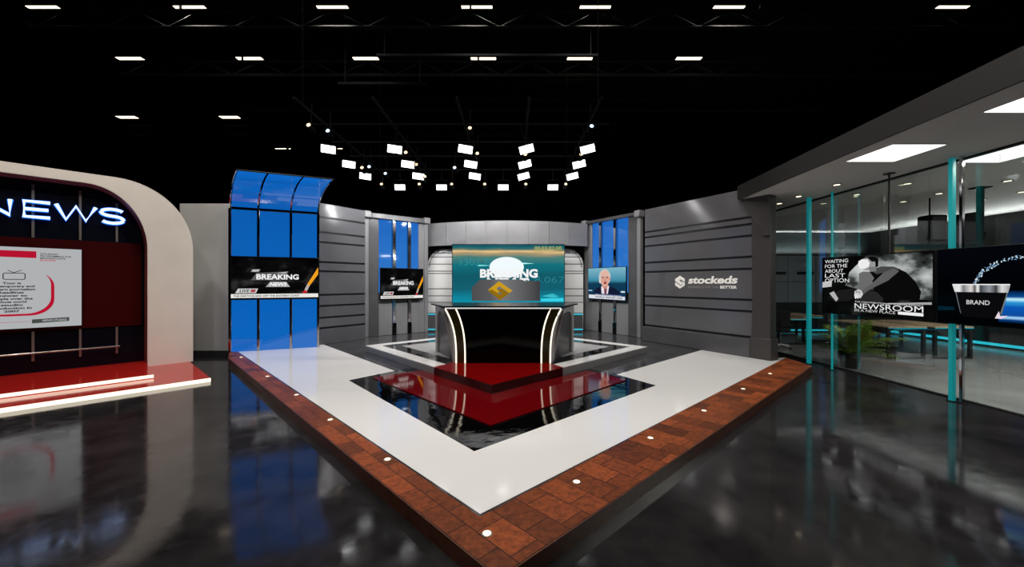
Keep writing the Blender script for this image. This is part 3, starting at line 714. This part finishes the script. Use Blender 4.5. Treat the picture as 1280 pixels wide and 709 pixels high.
# NEWS sign
ns = plane_root('news_sign', 'glowing blue-white NEWS letters mounted high under the cream arch', 'sign', A0, A1, 0)
NEO = emi('#d9ecff', 1.5); HAL = emi('#1d63d8', 2.6)
def neon(pts, name='letter'):
    m = MB(); P3 = [(x, .30, z) for x, z in pts]; m.tube(P3, .021, NEO, 8)
    m2 = [(x, .325, z) for x, z in pts]; m.tube(m2, .034, HAL, 8); return m
def letter(strokes):
    m = MB()
    for pts in strokes:
        m.tube([(x, .30, z) for x, z in pts], .026, NEO, 8); m.tube([(x, .332, z) for x, z in pts], .037, HAL, 8)
    x0 = min(p[0] for s in strokes for p in s); x1 = max(p[0] for s in strokes for p in s)
    zt = strokes[0][0][1]
    for x in (x0+.02, x1-.02): m.tube([(x, .33, 3.04 if x1-x0 < .4 else 3.10), (x, .42, 3.04 if x1-x0 < .4 else 3.10)], .008, M['steel'], 5)
    return m.build('letter', ns)
zb, zt = 2.90, 3.17
letter([[(-2.10,zb),(-2.10,zt),(-1.72,zb),(-1.72,zt)]])
letter([[(-1.27,zt),(-1.57,zt),(-1.57,zb),(-1.27,zb)], [(-1.57,3.035),(-1.29,3.035)]])
letter([[(-1.20,zt),(-1.08,zb),(-.955,zt-.01),(-.83,zb),(-.70,zt)]])
S = [(.15*math.cos(a), .0675*math.sin(a)) for a in [math.radians(20+k*14) for k in range(18)]]
cs = -.475
top = [(cs+.155*math.cos(math.radians(a)), zt-.066+.066*math.sin(math.radians(a))) for a in range(25, 271, 15)]
bot = [(cs+.155*math.cos(math.radians(a)), zb+.068+.068*math.sin(math.radians(a))) for a in range(90, -156, -15)]
letter([top+bot])
# white presentation screen
def draw_info(s, w, h, bz):
    PAP = emi('#aeb0b2'); frame_rect(s, w, h, bz, PAP); y = -.003
    ox = 3.4-w  # local screen x from arch x
    X = lambda a: a+.88+w
    pl = lambda pts, m, k=0: s.flat([(X(a), z-.93) for a, z in pts], y-k*.0015, m)
    CR = emi('#b3122e'); INK = emi('#26282a')
    pl([(-2.6,2.19),(-1.43,2.17),(-1.43,2.29),(-2.6,2.29)], CR)
    for i, (tx, wd, m) in enumerate((('STUDIO', .21, INK), ('PROGRAMMING FOR', .37, INK), ('BROADCASTS', .30, INK), ('EUROPE', .18, emi('#c23a48')))):
        s.text(tx, X(-1.385), 2.235-.93-i*.038, .028, wd, y, m, bold=.02)
    # rounded speech outline, red on its lower right side
    cx0, cx1, c0, c1 = -2.1, -1.26, 1.19, 1.98
    def rr(e, xa=cx0, xb=cx1, za=c0, zb_=c1, r=.28):
        o = []
        for (px, pz, a0) in ((xb-r,zb_-r,0),(xa+r,zb_-r,90),(xa+r,za+r,180),(xb-r,za+r,270)):
            for k in range(9):
                a = math.radians(a0+k*90/8); o.append((px+(r+e)*math.cos(a), pz+(r+e)*math.sin(a)))
        return o
    pl([(x+.04, z-.035) for x, z in rr(.0)], CR); pl(rr(.0), PAP, 1)
    tvx = -1.675
    for e, m, k in ((.0, INK, 2), (-.012, PAP, 3)): pl(rr(e, tvx-.125, tvx+.125, 1.785, 1.905, .03), m, k)
    pl([(tvx-.01,1.905),(tvx-.075,1.945),(tvx-.068,1.952),(tvx+.0,1.912)], INK, 2); pl([(tvx+.0,1.905),(tvx+.085,1.95),(tvx+.078,1.957),(tvx-.01,1.912)], INK, 2)
    for i, (tx, wd) in enumerate((('Tour is', .20), ('contemporary and', .50), ('modern journalism', .52), ('headlines', .26), ('answer to', .34), ('people over the', .46), ('whole world', .32), ('studio', .24), ('production in', .44), ('2007', .17))):
        s.text(tx, X(-1.70), 1.71-.93-i*.054, .033, wd, y-.004, INK, bold=.04, align='C')
    pl([(-1.48,1.015),(-1.04,1.03),(-1.04,1.10),(-1.48,1.085)], emi('#444a46')); s.text('NEWS STUDIO', X(-1.36), 1.042-.93, .032, .29, y-.003, emi('#b9bbbd'), bold=.02)
    pl([(-2.6,1.05),(-1.5,1.05),(-1.5,1.055),(-2.6,1.055)], CR)
d = Vector(AD); 
tv('presentation_screen', 'white presentation screen with red speech outline on the dark red panel', off(A0,A1,-3.35,.30), off(A0,A1,-.88,.30), .93, 2.36, draw_info, .06, .006, None, 'screen')

# ------------------------------------------------------------------ glass office on the right
GXW = 6.62; CZ = 3.56
SOF = [(4.35,-2.5), (4.62,3.6), (4.98,8.75), (5.5,9.4), (6.0,11.2), (9.0,14.4), (13.0,14.4), (13.0,-2.5)]
tag(MB().prism(SOF, CZ, 3.80, M['soffit']).build('office_ceiling'), kind='structure')
ed = [(4.33,-2.5), (4.60,3.6), (4.96,8.75)]
tag(MB().prism(ed+[(x+.03, y) for x, y in reversed(ed)], CZ-.01, 3.86, M['fascia']).build('trim_1'), kind='structure')
tag(MB().box(GXW, 13.0, -2.5, 14.4, 0, .006, M['officefloor']).build('office_floor'), kind='structure')
tag(MB().box(12.9, 13.0, -2.5, 14.4, 0, CZ, M['officedark']).build('wall_office_right'), kind='structure')
tag(MB().box(GXW, 13.0, 14.3, 14.4, 0, CZ, M['officewall']).build('wall_office_back'), kind='structure')
tag(MB().box(GXW, 13.0, -2.6, -2.5, 0, CZ, M['officewall']).build('wall_office_front'), kind='structure')
w1 = thing('window_1', None, None, (GXW,0,0), kind='structure')
ys = [-2.5, -.2, 2.0, 4.2, 5.4, 7.08, 8.9, 11.2]
for a, c in zip(ys[:-1], ys[1:]): MB().box(-.006, .006, a+.006, c-.006, .006, CZ, M['glass']).build('pane', w1)
MB().box(-.03, .03, -2.5, 11.2, CZ-.03, CZ, M['steel']).build('head_rail', w1)
MB().box(-.03, .03, -2.5, 11.2, 0, .02, M['steel']).build('sill', w1)
def post(name, label, x, y, m, r=.03):
    t = thing(name, label, 'post', (x, y, 0)); MB().box(-r, r, -r, r, .012, CZ-.012, m, .006).build('shaft', t)
    b = MB(); b.box(-r-.015, r+.015, -r-.015, r+.015, 0, .012, M['steel']); b.build('base_plate', t); return t
post('teal_post', 'teal light post just beyond the right end of the tile border', 6.35, 8.5, M['teal'], .035)
post('teal_post', 'thin teal and chrome post in front of the potted plant', 6.36, 7.9, M['teal'], .016)
post('teal_post', 'teal light post crossing the join of the two office televisions', 6.42, 5.80, M['teal'], .03)
post('chrome_post', 'slim chrome post on the right of the nearest teal post', 6.45, 5.70, M['chrome'], .022)
t = thing('hanging_rod', 'thin black rod hanging from the soffit above the crouching man poster', 'rod', (6.29, 6.63, 2.2)); MB().tube([(0,0,-.35),(0,0,CZ-2.2)], .014, M['steel']).build('shaft', t); MB().box(-.05,.05,-.06,.06,CZ-2.22,CZ-2.2,M['steel']).build('ceiling_plate', t)

# television wall: crouching man
def draw_poster(s, w, h, bz):
    sm = cloud_emi('smoke_picture', [(.32,'#080909'),(.43,'#3c403f'),(.53,'#989d9b'),(.68,'#ccd1cf')], (1,1,1.6), 1.9, (2.2,0,.6), 7)
    dk_ = cloud_emi('dark_picture', [(.35,'#020202'),(.6,'#0c0d0d'),(.8,'#3a3e3d')], (1,1,1), 2.2, (0,0,0), 5)
    frame_rect(s, w, h, bz, dk_); y = -.002; X = lambda a: a*w; Z = lambda a: a*h
    pl = lambda pts, m, k=0: s.flat([(X(a), Z(c)) for a, c in pts], y-k*.0015, m)
    pl([(.46,.98),(.988,.985),(.988,.30),(.80,.32),(.62,.45),(.42,.42),(.26,.5),(.30,.72),(.36,.82)], sm)
    G = lambda v: emi('#%02x%02x%02x' % (v, v, v))
    # torso and back bent forward, dark shirt
    pl([(.50,.74),(.60,.80),(.70,.79),(.80,.70),(.87,.56),(.91,.42),(.90,.30),(.60,.27),(.52,.36),(.54,.52),(.50,.60)], G(10), 2)
    pl([(.50,.745),(.60,.80),(.70,.79),(.76,.745),(.66,.72),(.56,.68)], G(70), 3)
    # thigh and knees
    pl([(.36,.24),(.38,.40),(.46,.44),(.56,.40),(.62,.30),(.60,.22)], G(38), 3); pl([(.08,.30),(.20,.42),(.36,.46),(.40,.36),(.30,.24),(.14,.22)], G(26), 2)
    # head, hair, bright side of face
    pl(ell(.475,.845,.062,.10), G(150), 4); pl([(.39,.83),(.395,.90),(.43,.93),(.48,.92),(.50,.86),(.49,.80),(.45,.77),(.41,.78)], G(235), 5)
    pl([(.47,.96),(.54,.96),(.578,.92),(.575,.80),(.55,.79),(.55,.86),(.52,.88),(.49,.93)], G(12), 6); pl(ell(.535,.85,.016,.035), G(150), 6)
    pl([(.49,.80),(.55,.80),(.56,.73),(.50,.72)], G(120), 5)
    # arms
    pl([(.40,.70),(.44,.73),(.50,.72),(.54,.62),(.47,.42),(.41,.36),(.375,.37),(.385,.44),(.40,.55)], G(105), 6)
    pl([(.62,.70),(.70,.76),(.75,.72),(.66,.58),(.50,.44),(.42,.33),(.385,.32),(.39,.37),(.46,.46),(.55,.58)], G(92), 7)
    # clasped hands with knuckles
    pl([(.355,.33),(.36,.41),(.395,.44),(.425,.42),(.44,.36),(.42,.30),(.385,.29)], G(205), 8)
    for k in range(4): pl(ell(.368+.016*k, .315+.006*k, .008, .035, 10), G(232-k*10), 9)
    for k in range(3): pl(ell(.375+.018*k, .40-.006*k, .004, .028, 8), G(90), 9)
    # bright blocks at left and light bar at right
    pl([(.0+.012,.46),(.115,.48),(.12,.58),(.012,.56)], G(190), 3); pl([(.09,.36),(.14,.40),(.19,.27),(.165,.22)], G(175), 3); pl([(.60,.215),(.985,.24),(.985,.275),(.66,.235)], G(165), 4)
    for i, (tx, wd) in enumerate((('WAITING', .25), ('FOR THE', .24), ('ABOUT', .20), ('LAST', .22), ('OPTION', .26))):
        s.text(tx, X(.045), Z(.895-i*.085), h*(.06 if i < 3 else .068), w*wd, y-.012, G(225))
    s.text('THE CONTRIBUTION OF A NEWS REPORT', X(.36), Z(.225), h*.022, w*.57, y-.012, G(215), slope=-.02)
    s.text('NEWSROOM', X(.36), Z(.125), h*.085, w*.57, y-.014, G(235)); s.text('IN A NEW PLACE', X(.36), Z(.075), h*.042, w*.36, y-.014, G(205))
    pl([(.74,.075),(.93,.07),(.93,.115),(.74,.118)], G(235), 8)
def post_clamp(t, w, h, d):
    MB().box(.02, w-.02, d, d+.025, h*.45, h*.55, M['steel'], .005).build('clamp_bar', t)
TV0, TV1 = (6.1,7.83), (6.3,5.93)
tv('television', 'office-side television showing a grey poster of a crouching man', TV0, TV1, 1.14, 2.225, draw_poster, .05, .012, post_clamp)
def draw_cup(s, w, h, bz):
    bg = ramp_emi('dark_blue_picture', [(0,'#010203'),(.3,'#02060a'),(.45,'#010204'),(1,'#04060c')], 'Z', 0, h)
    frame_rect(s, w, h, bz, bg); y = -.002; X = lambda a: a; Z = lambda a: a*h
    pl = lambda pts, m, k=0: s.flat([(X(a), Z(c)) for a, c in pts], y-k*.0015, m)
    sil = ramp_emi('silver_rim', [(0,'#d8d8da'),(.12,'#e8e8e8'),(.2,'#77777a'),(.35,'#d8d4d2'),(.42,'#4a4548'),(.47,'#eeeeee'),(.52,'#3a3d45'),(.68,'#8d9299'),(.8,'#33343a'),(.9,'#d9d9d9'),(1,'#a8a8aa')], 'X', .215, .80)
    # glow of the water trail
    wave = ramp_emi('water_glow', [(0,'#010204'),(.10,'#0a3f80'),(.17,'#a8dcff'),(.24,'#0d4c9c'),(.5,'#0a56b4'),(.64,'#2a94d0'),(.72,'#bdf0ff'),(.79,'#0c4a92'),(1,'#01030a')], 'Z', .06*h, .46*h, .16)
    pl([(.70,.06),(1.9,.06),(1.9,.46),(.70,.46)], wave, 0)
    pl([(.02,.17),(.22,.185),(.22,.225),(.02,.23)], emi('#04222e'), 1)
    # arc of droplets
    rnd = random.Random(7)
    cen = [(.46+.62*(1-math.cos(a))*1.0, .50+.36*math.sin(a)) for a in [PI*k/44 for k in range(45)]]
    for k, (x, z) in enumerate(cen):
        for j in range(7):
            r = .003+.008*rnd.random(); pl(ell(x+rnd.uniform(-.026,.026), z+rnd.uniform(-.022,.022), r, r/h*1.0, 7), emi(rnd.choice(('#8fb0cc','#b8d4e4','#5a7ea4','#dcebf2','#3a587a'))), 1+(k+j) % 4)
    # cup
    pl([(.235,.44),(.80,.44),(.735,.16),(.70,.11),(.33,.11),(.295,.16)], emi('#0a0a0c'), 6); pl([(.235,.44),(.247,.44),(.305,.14),(.295,.16)], emi('#6d7478'), 7); pl([(.79,.44),(.80,.44),(.735,.16),(.72,.17)], emi('#6d7478'), 7)
    pl([(.205,.515),(.82,.515),(.80,.425),(.232,.425)], sil, 8); pl([(.205,.515),(.82,.515),(.818,.528),(.207,.528)], emi('#f2f2f2'), 9)
    s.text('BRAND', .37, Z(.27), h*.055, .25, y-.016, emi('#d2d2d2'), bold=.01)
    pl([(.67,.11),(.71,.2),(.725,.14),(.80,.15),(.735,.11)], emi('#e8d8e4'), 9)
TV2a, TV2b = (6.312,5.91), (6.51,4.0)
tv('television', 'office-side television showing a black cup labelled BRAND', TV2a, TV2b, 1.14, 2.225, draw_cup, .05, .012, post_clamp)

# soffit lights
OFF = emi('#f2f1ee', 1.6)
def soffit_panel(label, x0, x1, y0, y1, pw):
    t = thing('ceiling_panel_light', label, 'ceiling light', ((x0+x1)/2, (y0+y1)/2, CZ), 0, 'square white ceiling panel lights')
    w, d_ = (x1-x0)/2, (y1-y0)/2
    MB().box(-w, w, -d_, d_, -.012, 0, M['whitep']).build('frame', t); MB().box(-w+.012, w-.012, -d_+.012, d_-.012, -.018, -.012, OFF).build('diffuser', t)
    area(t, (0,0,-.03), (0,0,0), 2*w-.1, 2*d_-.1, pw, lin('#fff6ea'))
soffit_panel('square white ceiling panel in the grey soffit, farther of two', 5.0, 5.72, 5.22, 5.96, 20)
soffit_panel('square white ceiling panel in the grey soffit at the frame edge', 5.02, 5.74, 3.45, 4.25, 20)
soffit_panel('square white ceiling panel just inside the office glass', 6.70, 7.35, 5.22, 6.0, 70)
soffit_panel('unseen ceiling panel added to brighten the office, just inside the glass', 6.70, 7.35, 3.45, 4.25, 50)  # out of view, added to lift the light inside the office
soffit_panel('unseen ceiling panel added to brighten the office, first deeper in', 8.6, 9.3, 5.22, 6.0, 120)  # this panel and the next are added unseen to brighten the interior
soffit_panel('unseen ceiling panel added to brighten the office, second deeper in', 10.6, 11.3, 5.22, 6.0, 90)
def downlight(label, x, y):
    t = thing('downlight', label, 'downlight', (x, y, CZ), 0, 'small round downlights in the office ceiling')
    MB().lathe([(.075,-.001),(.075,-.008),(.055,-.012)], M['steel'], 18).build('ring', t); MB().lathe([(.052,-.002),(.052,-.013),(.001,-.014)], emi('#fff0d0', 2.5), 18).build('lens', t)
    return t
DLs = [(6.12,9.1,'outside the glass nearest the slatted wall'), (6.02,8.35,'outside the glass, second from the slatted wall'), (6.02,7.37,'outside the glass, third from the slatted wall'),
       (7.1,8.19,'inside the glass, leftmost of the office row'), (7.25,7.29,'inside the glass above the crouching man poster'), (8.7,8.1,'inside the office, second line, left of the teal post'), (8.76,8.9,'inside the office, second line, farthest back'),
       (8.85,7.1,'inside the office right of the hanging camera pole'), (10.3,8.7,'inside the office behind the hanging camera pole'), (10.2,7.96,'inside the office at the frame edge')]
for x, y, l in DLs: downlight('small round downlight '+l, x, y)
# cove lights along the top of the office walls
cv = thing('cove_light', 'dark ledge with white uplight along the office right wall', 'cove light', (12.72, 0, 2.72)); MB().box(-.08,.18,-2.4,13.9,-.05,.0,M['officewall']).build('ledge', cv)
area(cv, (-.02,6.0,.03), (PI, math.radians(-32), 0), .1, 15.5, 110, (1,1,1), math.radians(120))
cv = thing('cove_light', 'dark ledge with white uplight above the office back cabinets', 'cove light', (9.7, 14.12, 2.76)); MB().box(-2.9,2.9,-.08,.18,-.05,0,M['officewall']).build('ledge', cv)
area(cv, (0,-.03,.03), (PI+math.radians(-32), 0, 0), 5.7, .1, 60, (1,1,1), math.radians(120))
# cabinets on the back wall
for k in range(6):
    x0 = 6.75+k*.98
    t = thing('wall_cabinet', 'blue-grey tall cabinet on the office back wall, %s from the glass' % ['first','second','third','fourth','fifth','sixth'][k], 'cabinet', (x0, 13.95, .006), 0, 'tall cabinets along the office back wall')
    MB().box(0, .97, .02, .34, 0, 2.70, M['officewall']).build('body', t); 
    for z0, z1, mt in ((1.78, 2.69, 'cab'), (1.05, 1.765, 'cab'), (.05, 1.035, 'officewall')):
        d_ = MB().box(.006, .964, 0, .02, z0, z1, M[mt], .004).build('door', t)
        if mt == 'cab' and z0 > 1.5: MB().box(.30, .90, -.006, .0, 2.03, 2.13, M['groove']).build('handle_slot', d_)
for nm, bx in (('light_strip_right', (12.86,12.9,-2.4,13.9,.06,.13)), ('light_strip_back', (6.8,12.8,13.91,13.95,.06,.11))):
    t = tag(MB().box(*bx, emi('#2fc3d6', 1.)).build('led_skirting'), 'cyan LED strip along the foot of the office %s wall' % ('right' if 'right' in nm else 'back'), 'light strip')
def table(label, x0, y0, w, l):
    t = thing('office_table', label, 'table', (x0, y0, .006), 0, 'oak tables with black frames in the office')
    MB().box(0, w, 0, l, .71, .74, M['tabletop'], .004).build('tabletop', t)
    for yy in (.02, l-.08):
        b = MB(); b.box(.01,.07,yy,yy+.06,0,.71,M['steel']).box(w-.07,w-.01,yy,yy+.06,0,.71,M['steel']).box(.07,w-.07,yy,yy+.06,0,.04,M['steel']).box(.07,w-.07,yy,yy+.06,.67,.71,M['steel']); b.build('leg_frame', t)
    MB().box(.05, w-.05, l/2-.01, l/2+.01, .50, .71, M['steel']).build('modesty_panel', t)
    MB().box(.0, w, -.004, 0, .695, .708, emi('#2fc3d6', 1.)).build('edge_light', t)
table('oak office table behind the plant side, nearest left of the pair', 8.52, 9.0, .88, 1.7); table('oak office table nearest the teal post, right of the pair', 9.58, 9.0, .88, 1.7)
table('far oak office table seen beside the slatted wall column', 7.45, 11.1, .88, 1.7); table('far oak office table seen through the plant leaves', 8.6, 11.75, .88, 1.5)
def office_chair():
    t = thing('office_chair', 'x', 'chair', (0,0,0), 0, 'black office chairs')
    MB().box(-.23,.23,-.23,.23,.44,.51,M['fabric'],.03).build('seat', t); MB().box(-.21,.21,.21,.26,.58,1.02,M['fabric'],.02).build('backrest', t)
    MB().tube([(0,.2,.46),(0,.27,.5),(0,.27,.75)], .018, M['steel'], 6).build('back_post', t); MB().tube([(0,0,.08),(0,0,.44)], .025, M['chrome'], 8).build('gas_lift', t)
    b = MB()
    for k in range(5):
        a = 2*PI*k/5; b.tube([(0,0,.10),(.27*math.cos(a),.27*math.sin(a),.06)], [.022,.014], M['whitep'], 6); b.lathe([(.012,0),(.028,.01),(.028,.045),(.012,.055)], M['steel'], 8, (.27*math.cos(a),.27*math.sin(a),0))
    b.build('star_base', t); return t
oc0 = office_chair()
for k, (x, y, a, l) in enumerate(((9.0,10.98,.1,'black office chair behind the left table of the near pair'), (10.15,11.0,-.4,'black office chair behind the right table of the near pair'), (7.15,10.6,2.6,'black office chair in front of the far left table'), (8.45,13.5,.0,'black office chair between the two far tables'))):
    t = oc0 if k == 0 else dup(oc0); t.location = (x, y, .006); t.rotation_euler = (0,0,a); t['label'] = l
# things hanging from the office ceiling
t = thing('hanging_speaker', 'black box speaker hanging from the office ceiling left of the teal post', 'speaker', (8.98,8.5,2.62))
MB().box(-.18,.18,-.15,.15,0,.55,M['rig'],.02).build('cabinet', t); MB().box(-.15,.15,-.16,-.15,.04,.51,M['fabric']).build('grille', t); MB().tube([(0,.05,.55),(0,.05,CZ-2.62)], .015, M['rig']).build('hanger', t)
t = thing('hanging_camera', 'black tilted camera unit on a thick ceiling pole inside the office', 'camera', (8.95,7.6,2.55))
MB().tube([(0,0,.0),(0,0,CZ-2.55-.02)], [.05,.055], M['rig'], 12).build('pole', t); MB().box(-.12,.12,-.1,.1,CZ-2.57,CZ-2.55,M['rig']).build('ceiling_plate', t)
MB().slab([(-.46,-.02),(-.10,-.02),(-.10,.30),(-.20,.52),(-.36,.50),(-.46,.30)], -.12, .12, M['rig']).build('body', t); MB().box(-.12,.06,-.05,.05,.05,.16,M['rig'],.01).build('arm', t)

# potted palm
pp = thing('potted_plant', 'leafy green palm in a black pot behind the office glass', 'plant', (6.86,8.1,.006))
MB().lathe([(.13,0),(.15,.01),(.19,.30),(.20,.32),(.18,.32),(.17,.28),(.02,.27)], M['pot'], 28).build('pot', pp, True)
MB().lathe([(.168,.25),(.168,.285),(.02,.295)], M['soil'], 20).build('soil', pp)
rnd = random.Random(11); b = MB()
for k in range(34):
    a = rnd.uniform(0, 2*PI); el = rnd.uniform(.25, 1.25); L_ = rnd.uniform(.5, .85); mt = M['leaf'] if rnd.random() < .8 else M['leafy']
    pts = []
    for j in range(9):
        f = j/8; r = L_*f*math.cos(el)*(1+.25*f); z = .28+L_*1.15*f*math.sin(el)-.35*L_*f*f*(1.2-.5*math.sin(el)); pts.append(Vector((r*math.cos(a), r*math.sin(a), max(z,.12))))
    # keep the fronds off the glass
    pts = [Vector((max(p.x, -.20), p.y, p.z)) for p in pts]
    b.tube(pts, [.007*(1-.8*j/8) for j in range(9)], mt, 5)
    for j in range(2, 9):
        d_ = (pts[j]-pts[j-1]).normalized() if (pts[j]-pts[j-1]).length > 1e-5 else Vector((0,0,1)); sd = d_.cross(Vector((0,0,1))).normalized()
        ln = .17*math.sin(PI*(j-.5)/9)+.06
        for sg in (-1, 1):
            for sub in (0, .5):
                p0 = pts[j]*(1-sub)+pts[j-1]*sub; tipp = p0+sd*sg*ln+d_*ln*.7+Vector((0,0,-.05)); mid = p0+(tipp-p0)*.45+Vector((0,0,.02)); wv = d_*.014
                for q in (tipp, mid): q.x = max(q.x, -.215)
                b.add([p0, mid+wv, tipp, mid-wv], [(0,1,2,3)], mt)
b.build('fronds', pp)

# ------------------------------------------------------------------ light from the studio fixtures and added lamps
# lamps added by the third panel row, aimed back to brighten the set
for x in GX: area(None, (x, 10.35, 4.42), (math.radians(40), 0, 0), .28, .15, 48, (1,1,1))
# ceiling battens nearest the set, and the same grid continued above and behind the camera
for x in (-7.9, -4.4, -.86, 2.04, 5.32): area(None, (x, 9.8, 8.46), (0,0,0), .75, .2, 105, lin('#fff8ee'))
K = None
for Y in (5.4, 1.0):
    for i, x in enumerate((-7.9, -4.4, -.86, 2.04) if Y > 3 else (-4.4, -.86)):
        t = dup(first); t.location = (x, Y, 8.5); t['label'] = 'flat warm white ceiling light of the rows above the camera side of the stage'
        area(None, (x, Y, 8.46), (0,0,0), .75, .2, 150, lin('#fff8ee'))

# ------------------------------------------------------------------ world, camera
wd = bpy.data.worlds.new('world'); bpy.context.scene.world = wd; wd.use_nodes = True
wd.node_tree.nodes['Background'].inputs[0].default_value = (0,0,0,1); wd.node_tree.nodes['Background'].inputs[1].default_value = 0
cam = bpy.data.cameras.new('camera'); cam.sensor_width = 36; cam.lens = 497/1280*36; cam.clip_start = .05; cam.clip_end = 200
co = bpy.data.objects.new('camera', cam); C.objects.link(co); co.location = (0,0,1.72); co.rotation_euler = (PI/2,0,0)
sc = bpy.context.scene; sc.camera = co
sc.view_settings.view_transform = 'Standard'; sc.view_settings.look = 'None'; sc.view_settings.gamma = 1; sc.view_settings.exposure = 0; sc.view_settings.use_curve_mapping = False
sc.cycles.use_denoising = True; sc.cycles.max_bounces = 8; sc.cycles.sample_clamp_indirect = 4; sc.cycles.caustics_reflective = False; sc.cycles.caustics_refractive = False
